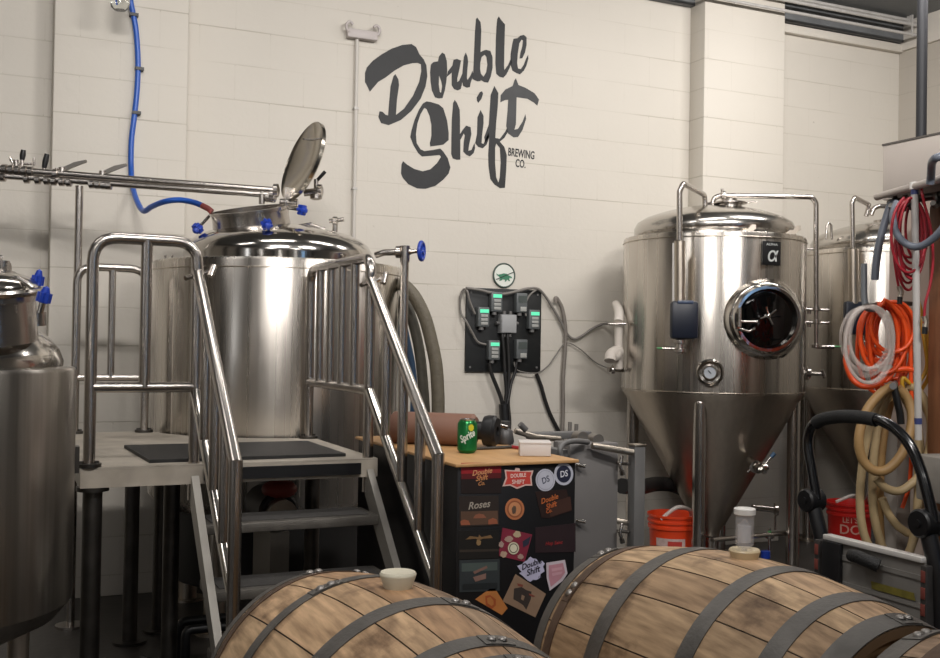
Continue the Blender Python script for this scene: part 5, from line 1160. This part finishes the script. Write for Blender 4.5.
for x, y, o in ((900, 292, ra), (925, 322, rb)):
    Z = 4.88 if o is ra else 4.6
    nz = MB().tube([D(x - 1, y - 6, Z), D(x + 1, y, Z), D(x, y + 5, Z)], .013, 10).build('nozzle', STEELD, o); MB().tube([D(x, y + 5, Z), D(x - .5, y + 12, Z)], .012, 10).build('sleeve', BLK, nz)
cable('grey_hose', 'blue-grey hose dropping from the shelf to the clear coil', [D(898, 203, 4.9), D(891, 205, 4.92), D(885, 222, 4.92), D(879, 245, 4.92), D(876, 265, 4.92), D(875, 280, 4.92)], .018, GRH, 'hose')
cable('grey_hose', 'blue-grey hose loop sagging under the shelf across the white pole', [D(897, 202, 4.7), D(893, 215, 4.68), D(896, 232, 4.64), D(905, 243, 4.6), D(917, 247, 4.55), D(930, 241, 4.5), D(942, 229, 4.45), D(955, 210, 4.4)], .016, GRH, 'hose')
MB().tube(spline([D(864, 264, 4.95), D(864, 285, 4.94), D(864.5, 300, 4.93), D(867, 308, 4.92), D(874, 309, 4.92)]), .015, 12).build('hose_end', mat('slate_hose', '#6d7277', .4), cc)
cable('grey_hose', 'grey hose bending over the pale box at the far right edge', [D(930, 184, 4.42), D(931, 176, 4.4), D(932, 163, 4.3), D(936, 158, 4.2), D(945, 156, 4.2), D(960, 156, 4.2)], .017, GRH, 'hose')
# peg rail that carries the coils
o = thing('coil_peg', D(880, 304, 5.1), 'dark bracket arm with pegs carrying the clear and orange coils', 'bracket')
MB().tube([D(866, 306, 4.86), D(884, 304, 5.1), D(892, 303, 5.25), D(892, 303, 5.25) + V((.4, 0, 0))], .012, 10).build('arm', DARKST, o)
o = thing('coil_peg', D(893, 385, 5.1), 'grey peg fitting carrying the beige brewing hoses', 'bracket')
MB().tube([D(893, 386, 4.7), D(895, 384, 5.1), D(896, 383, 5.25) , D(896, 383, 5.25) + V((.4, 0, 0))], .016, 10).build('arm', GREYM, o)
MB().tube([D(894, 386, 4.9), D(897, 400, 4.88), D(900, 413, 4.88), D(901, 424, 4.88)], .017, 10).build('hanging_strap', BLK, o)
# beige brewing hoses
def beige(label, pts, r=.0195, m=BGE, Z=4.9): cable('brewing_hose', label, [D(x, y, Z + z) for x, y, z in pts], r, m, 'hose', None, 8)
beige('tan brewing hose making the round front loop of the beige bundle', [(893, 386, 0), (880, 394, -.02), (866, 412, -.03), (859, 437, -.04), (862, 458, -.04), (873, 470, -.05), (886, 470, -.05), (899, 458, -.05), (908, 440, -.04), (912, 418, -.02), (908, 400, 0), (898, 388, .0)], .022, BGE2)
beige('beige brewing hose hanging at the left side of the bundle', [(894, 386, .05), (882, 396, .06), (872, 418, .06), (864, 455, .06), (860, 495, .06), (863, 530, .06), (873, 552, .06), (888, 566, .06), (905, 560, .05), (914, 535, .05), (918, 495, .05), (917, 450, .05), (911, 412, .05), (900, 390, .05)])
beige('beige brewing hose second from the left side of the bundle', [(895, 386, .1), (887, 398, .1), (878, 425, .1), (873, 470, .1), (874, 515, .1), (884, 550, .1), (898, 566, .1), (912, 545, .1), (921, 505, .1), (921, 455, .1), (915, 415, .1), (903, 390, .1)])
beige('beige brewing hose hanging straight down inside the bundle', [(896, 388, .15), (890, 402, .15), (884, 430, .15), (880, 470, .15), (879, 515, .15), (882, 560, .15), (886, 590, .15), (889, 620, .15), (892, 640, .15)], .0225, BGE2)
beige('beige brewing hose crossing low over the pale post', [(876, 478, .0), (886, 488, .0), (899, 491, .0), (911, 484, .0), (920, 474, .02), (928, 455, .04), (931, 430, .06), (928, 408, .08), (919, 392, .1), (909, 386, .1)])
beige('beige brewing hose swinging down to the lower right', [(882, 498, .08), (888, 513, .08), (896, 524, .08), (903, 530, .08), (911, 533, .08), (922, 524, .08)], .019)
beige('beige brewing hose at right of the white pole', [(903, 386, .15), (914, 392, .15), (926, 408, .15), (934, 432, .15), (937, 462, .15), (936, 490, .15)])
# pale post behind the bundle and stacked crates at the lower right
q = D(896, 520, 5.15); o = thing('pale_post', (q.x, q.y, 0), 'pale square post behind the beige brewing hoses', 'post')
MB().b2((q.x - .045, q.y - .045, 0), (q.x + .045, q.y + .045, D(896, 430, 5.15).z)).build('post', mat('pale_post_paint', '#8f8881', .6, 0, .1, 4), o)
q = Zp(936, 520, .72)
o = thing('wire_crate', D(972, 480, 4.7), 'grey crate with pale front at the right edge beside the hand truck', 'crate')
c_ = D(972, 480, 4.55)
MB().box(c_, (.34, .3, .20), Matrix.Rotation(-.2, 3, 'Z'), .01).build('box', mat('crate_grey', '#8d8881', .6, 0, .2, 10), o)
MB().box(c_ + V((-.1, -.16, -.02)), (.34, .01, .03), Matrix.Rotation(-.2, 3, 'Z')).build('red_stripe', mat('crate_red', '#8b4a42', .5), o)
st_ = MB()
for dx in (-.13, .13):
    for dy in (-.1, .1): st_.cyl((c_.x + dx, c_.y + dy, 0), (c_.x + dx, c_.y + dy, c_.z - .095), .014)
for zz in (.35, .62): st_.b2((c_.x - .16, c_.y - .13, c_.z - .12 - zz*.15), (c_.x + .16, c_.y + .13, c_.z - .105 - zz*.15))
st_.build('wire_stand', DARKST, o)
# ------------------------------------------------------------------ lights
def area(name, loc, tgt, sx, sy, power, col=(1, .96, .925), spread=180):
    l = bpy.data.lights.new(name, 'AREA'); l.shape = 'RECTANGLE'; l.size = sx; l.size_y = sy; l.energy = power; l.color = col
    o = bpy.data.objects.new(name, l); C.objects.link(o); o.location = V(loc)
    o.rotation_euler = (V(tgt) - V(loc)).to_track_quat('-Z', 'Y').to_euler()
    l.spread = math.radians(spread); return o
zL = ZC - .12
area('ceiling_lamp', (.9, 3.9, zL), (.95, 4.7, 0), 1.3, .18, 16)
area('ceiling_lamp', (2.9, 4.0, zL), (3.0, 4.9, 0), 1.3, .18, 22)
area('ceiling_lamp', (4.8, 4.1, zL), (5.0, 5.6, 1.6), 1.3, .18, 56)
area('ceiling_lamp', (-1.2, 3.6, zL), (-1.1, 4.4, 0), 1.3, .18, 10)
area('ceiling_lamp', (.3, 1.0, zL), (1.2, 6, 1.9), 1.3, .2, 74, spread=140)
area('ceiling_lamp', (2.9, 1.0, zL), (3.4, 6, 1.9), 1.3, .2, 66, spread=140)
area('ceiling_lamp', (-1.8, -1.6, zL), (-1.8, 0, 0), 1.3, .3, 30)
area('ceiling_lamp', (2., -2.2, zL), (2, -1., 0), 1.3, .3, 24)
# unseen upright strips of light, added behind the viewer to streak the steel
area('streak_light', (-3.4, 1.4, 1.9), (2, 3.2, 1.8), .3, 2.4, 8, (.95, .97, 1))
area('streak_light', (-.9, -4.2, 1.8), (0, 4, 1.8), .2, 2.4, 8, (1, .96, .92))
area('streak_light', (3.6, -4.2, 1.6), (3.2, 4, 1.5), .14, 2.4, 7, (.3, .58, 1))
area('streak_light', (2.1, -4.3, 1.8), (2.1, 4, 1.8), .12, 2.6, 5, (1, .97, .95))
area('streak_light', (-3.4, -1.6, 1.8), (3, 1.8, 1.8), .14, 2.6, 6, (1, .97, .95))
w = bpy.data.worlds.new('world'); bpy.context.scene.world = w; w.use_nodes = True
w.node_tree.nodes['Background'].inputs[0].default_value = (.8, .7, .62, 1); w.node_tree.nodes['Background'].inputs[1].default_value = .05
sc = bpy.context.scene
sc.view_settings.view_transform = 'Standard'; sc.view_settings.look = 'None'; sc.view_settings.exposure = -.29
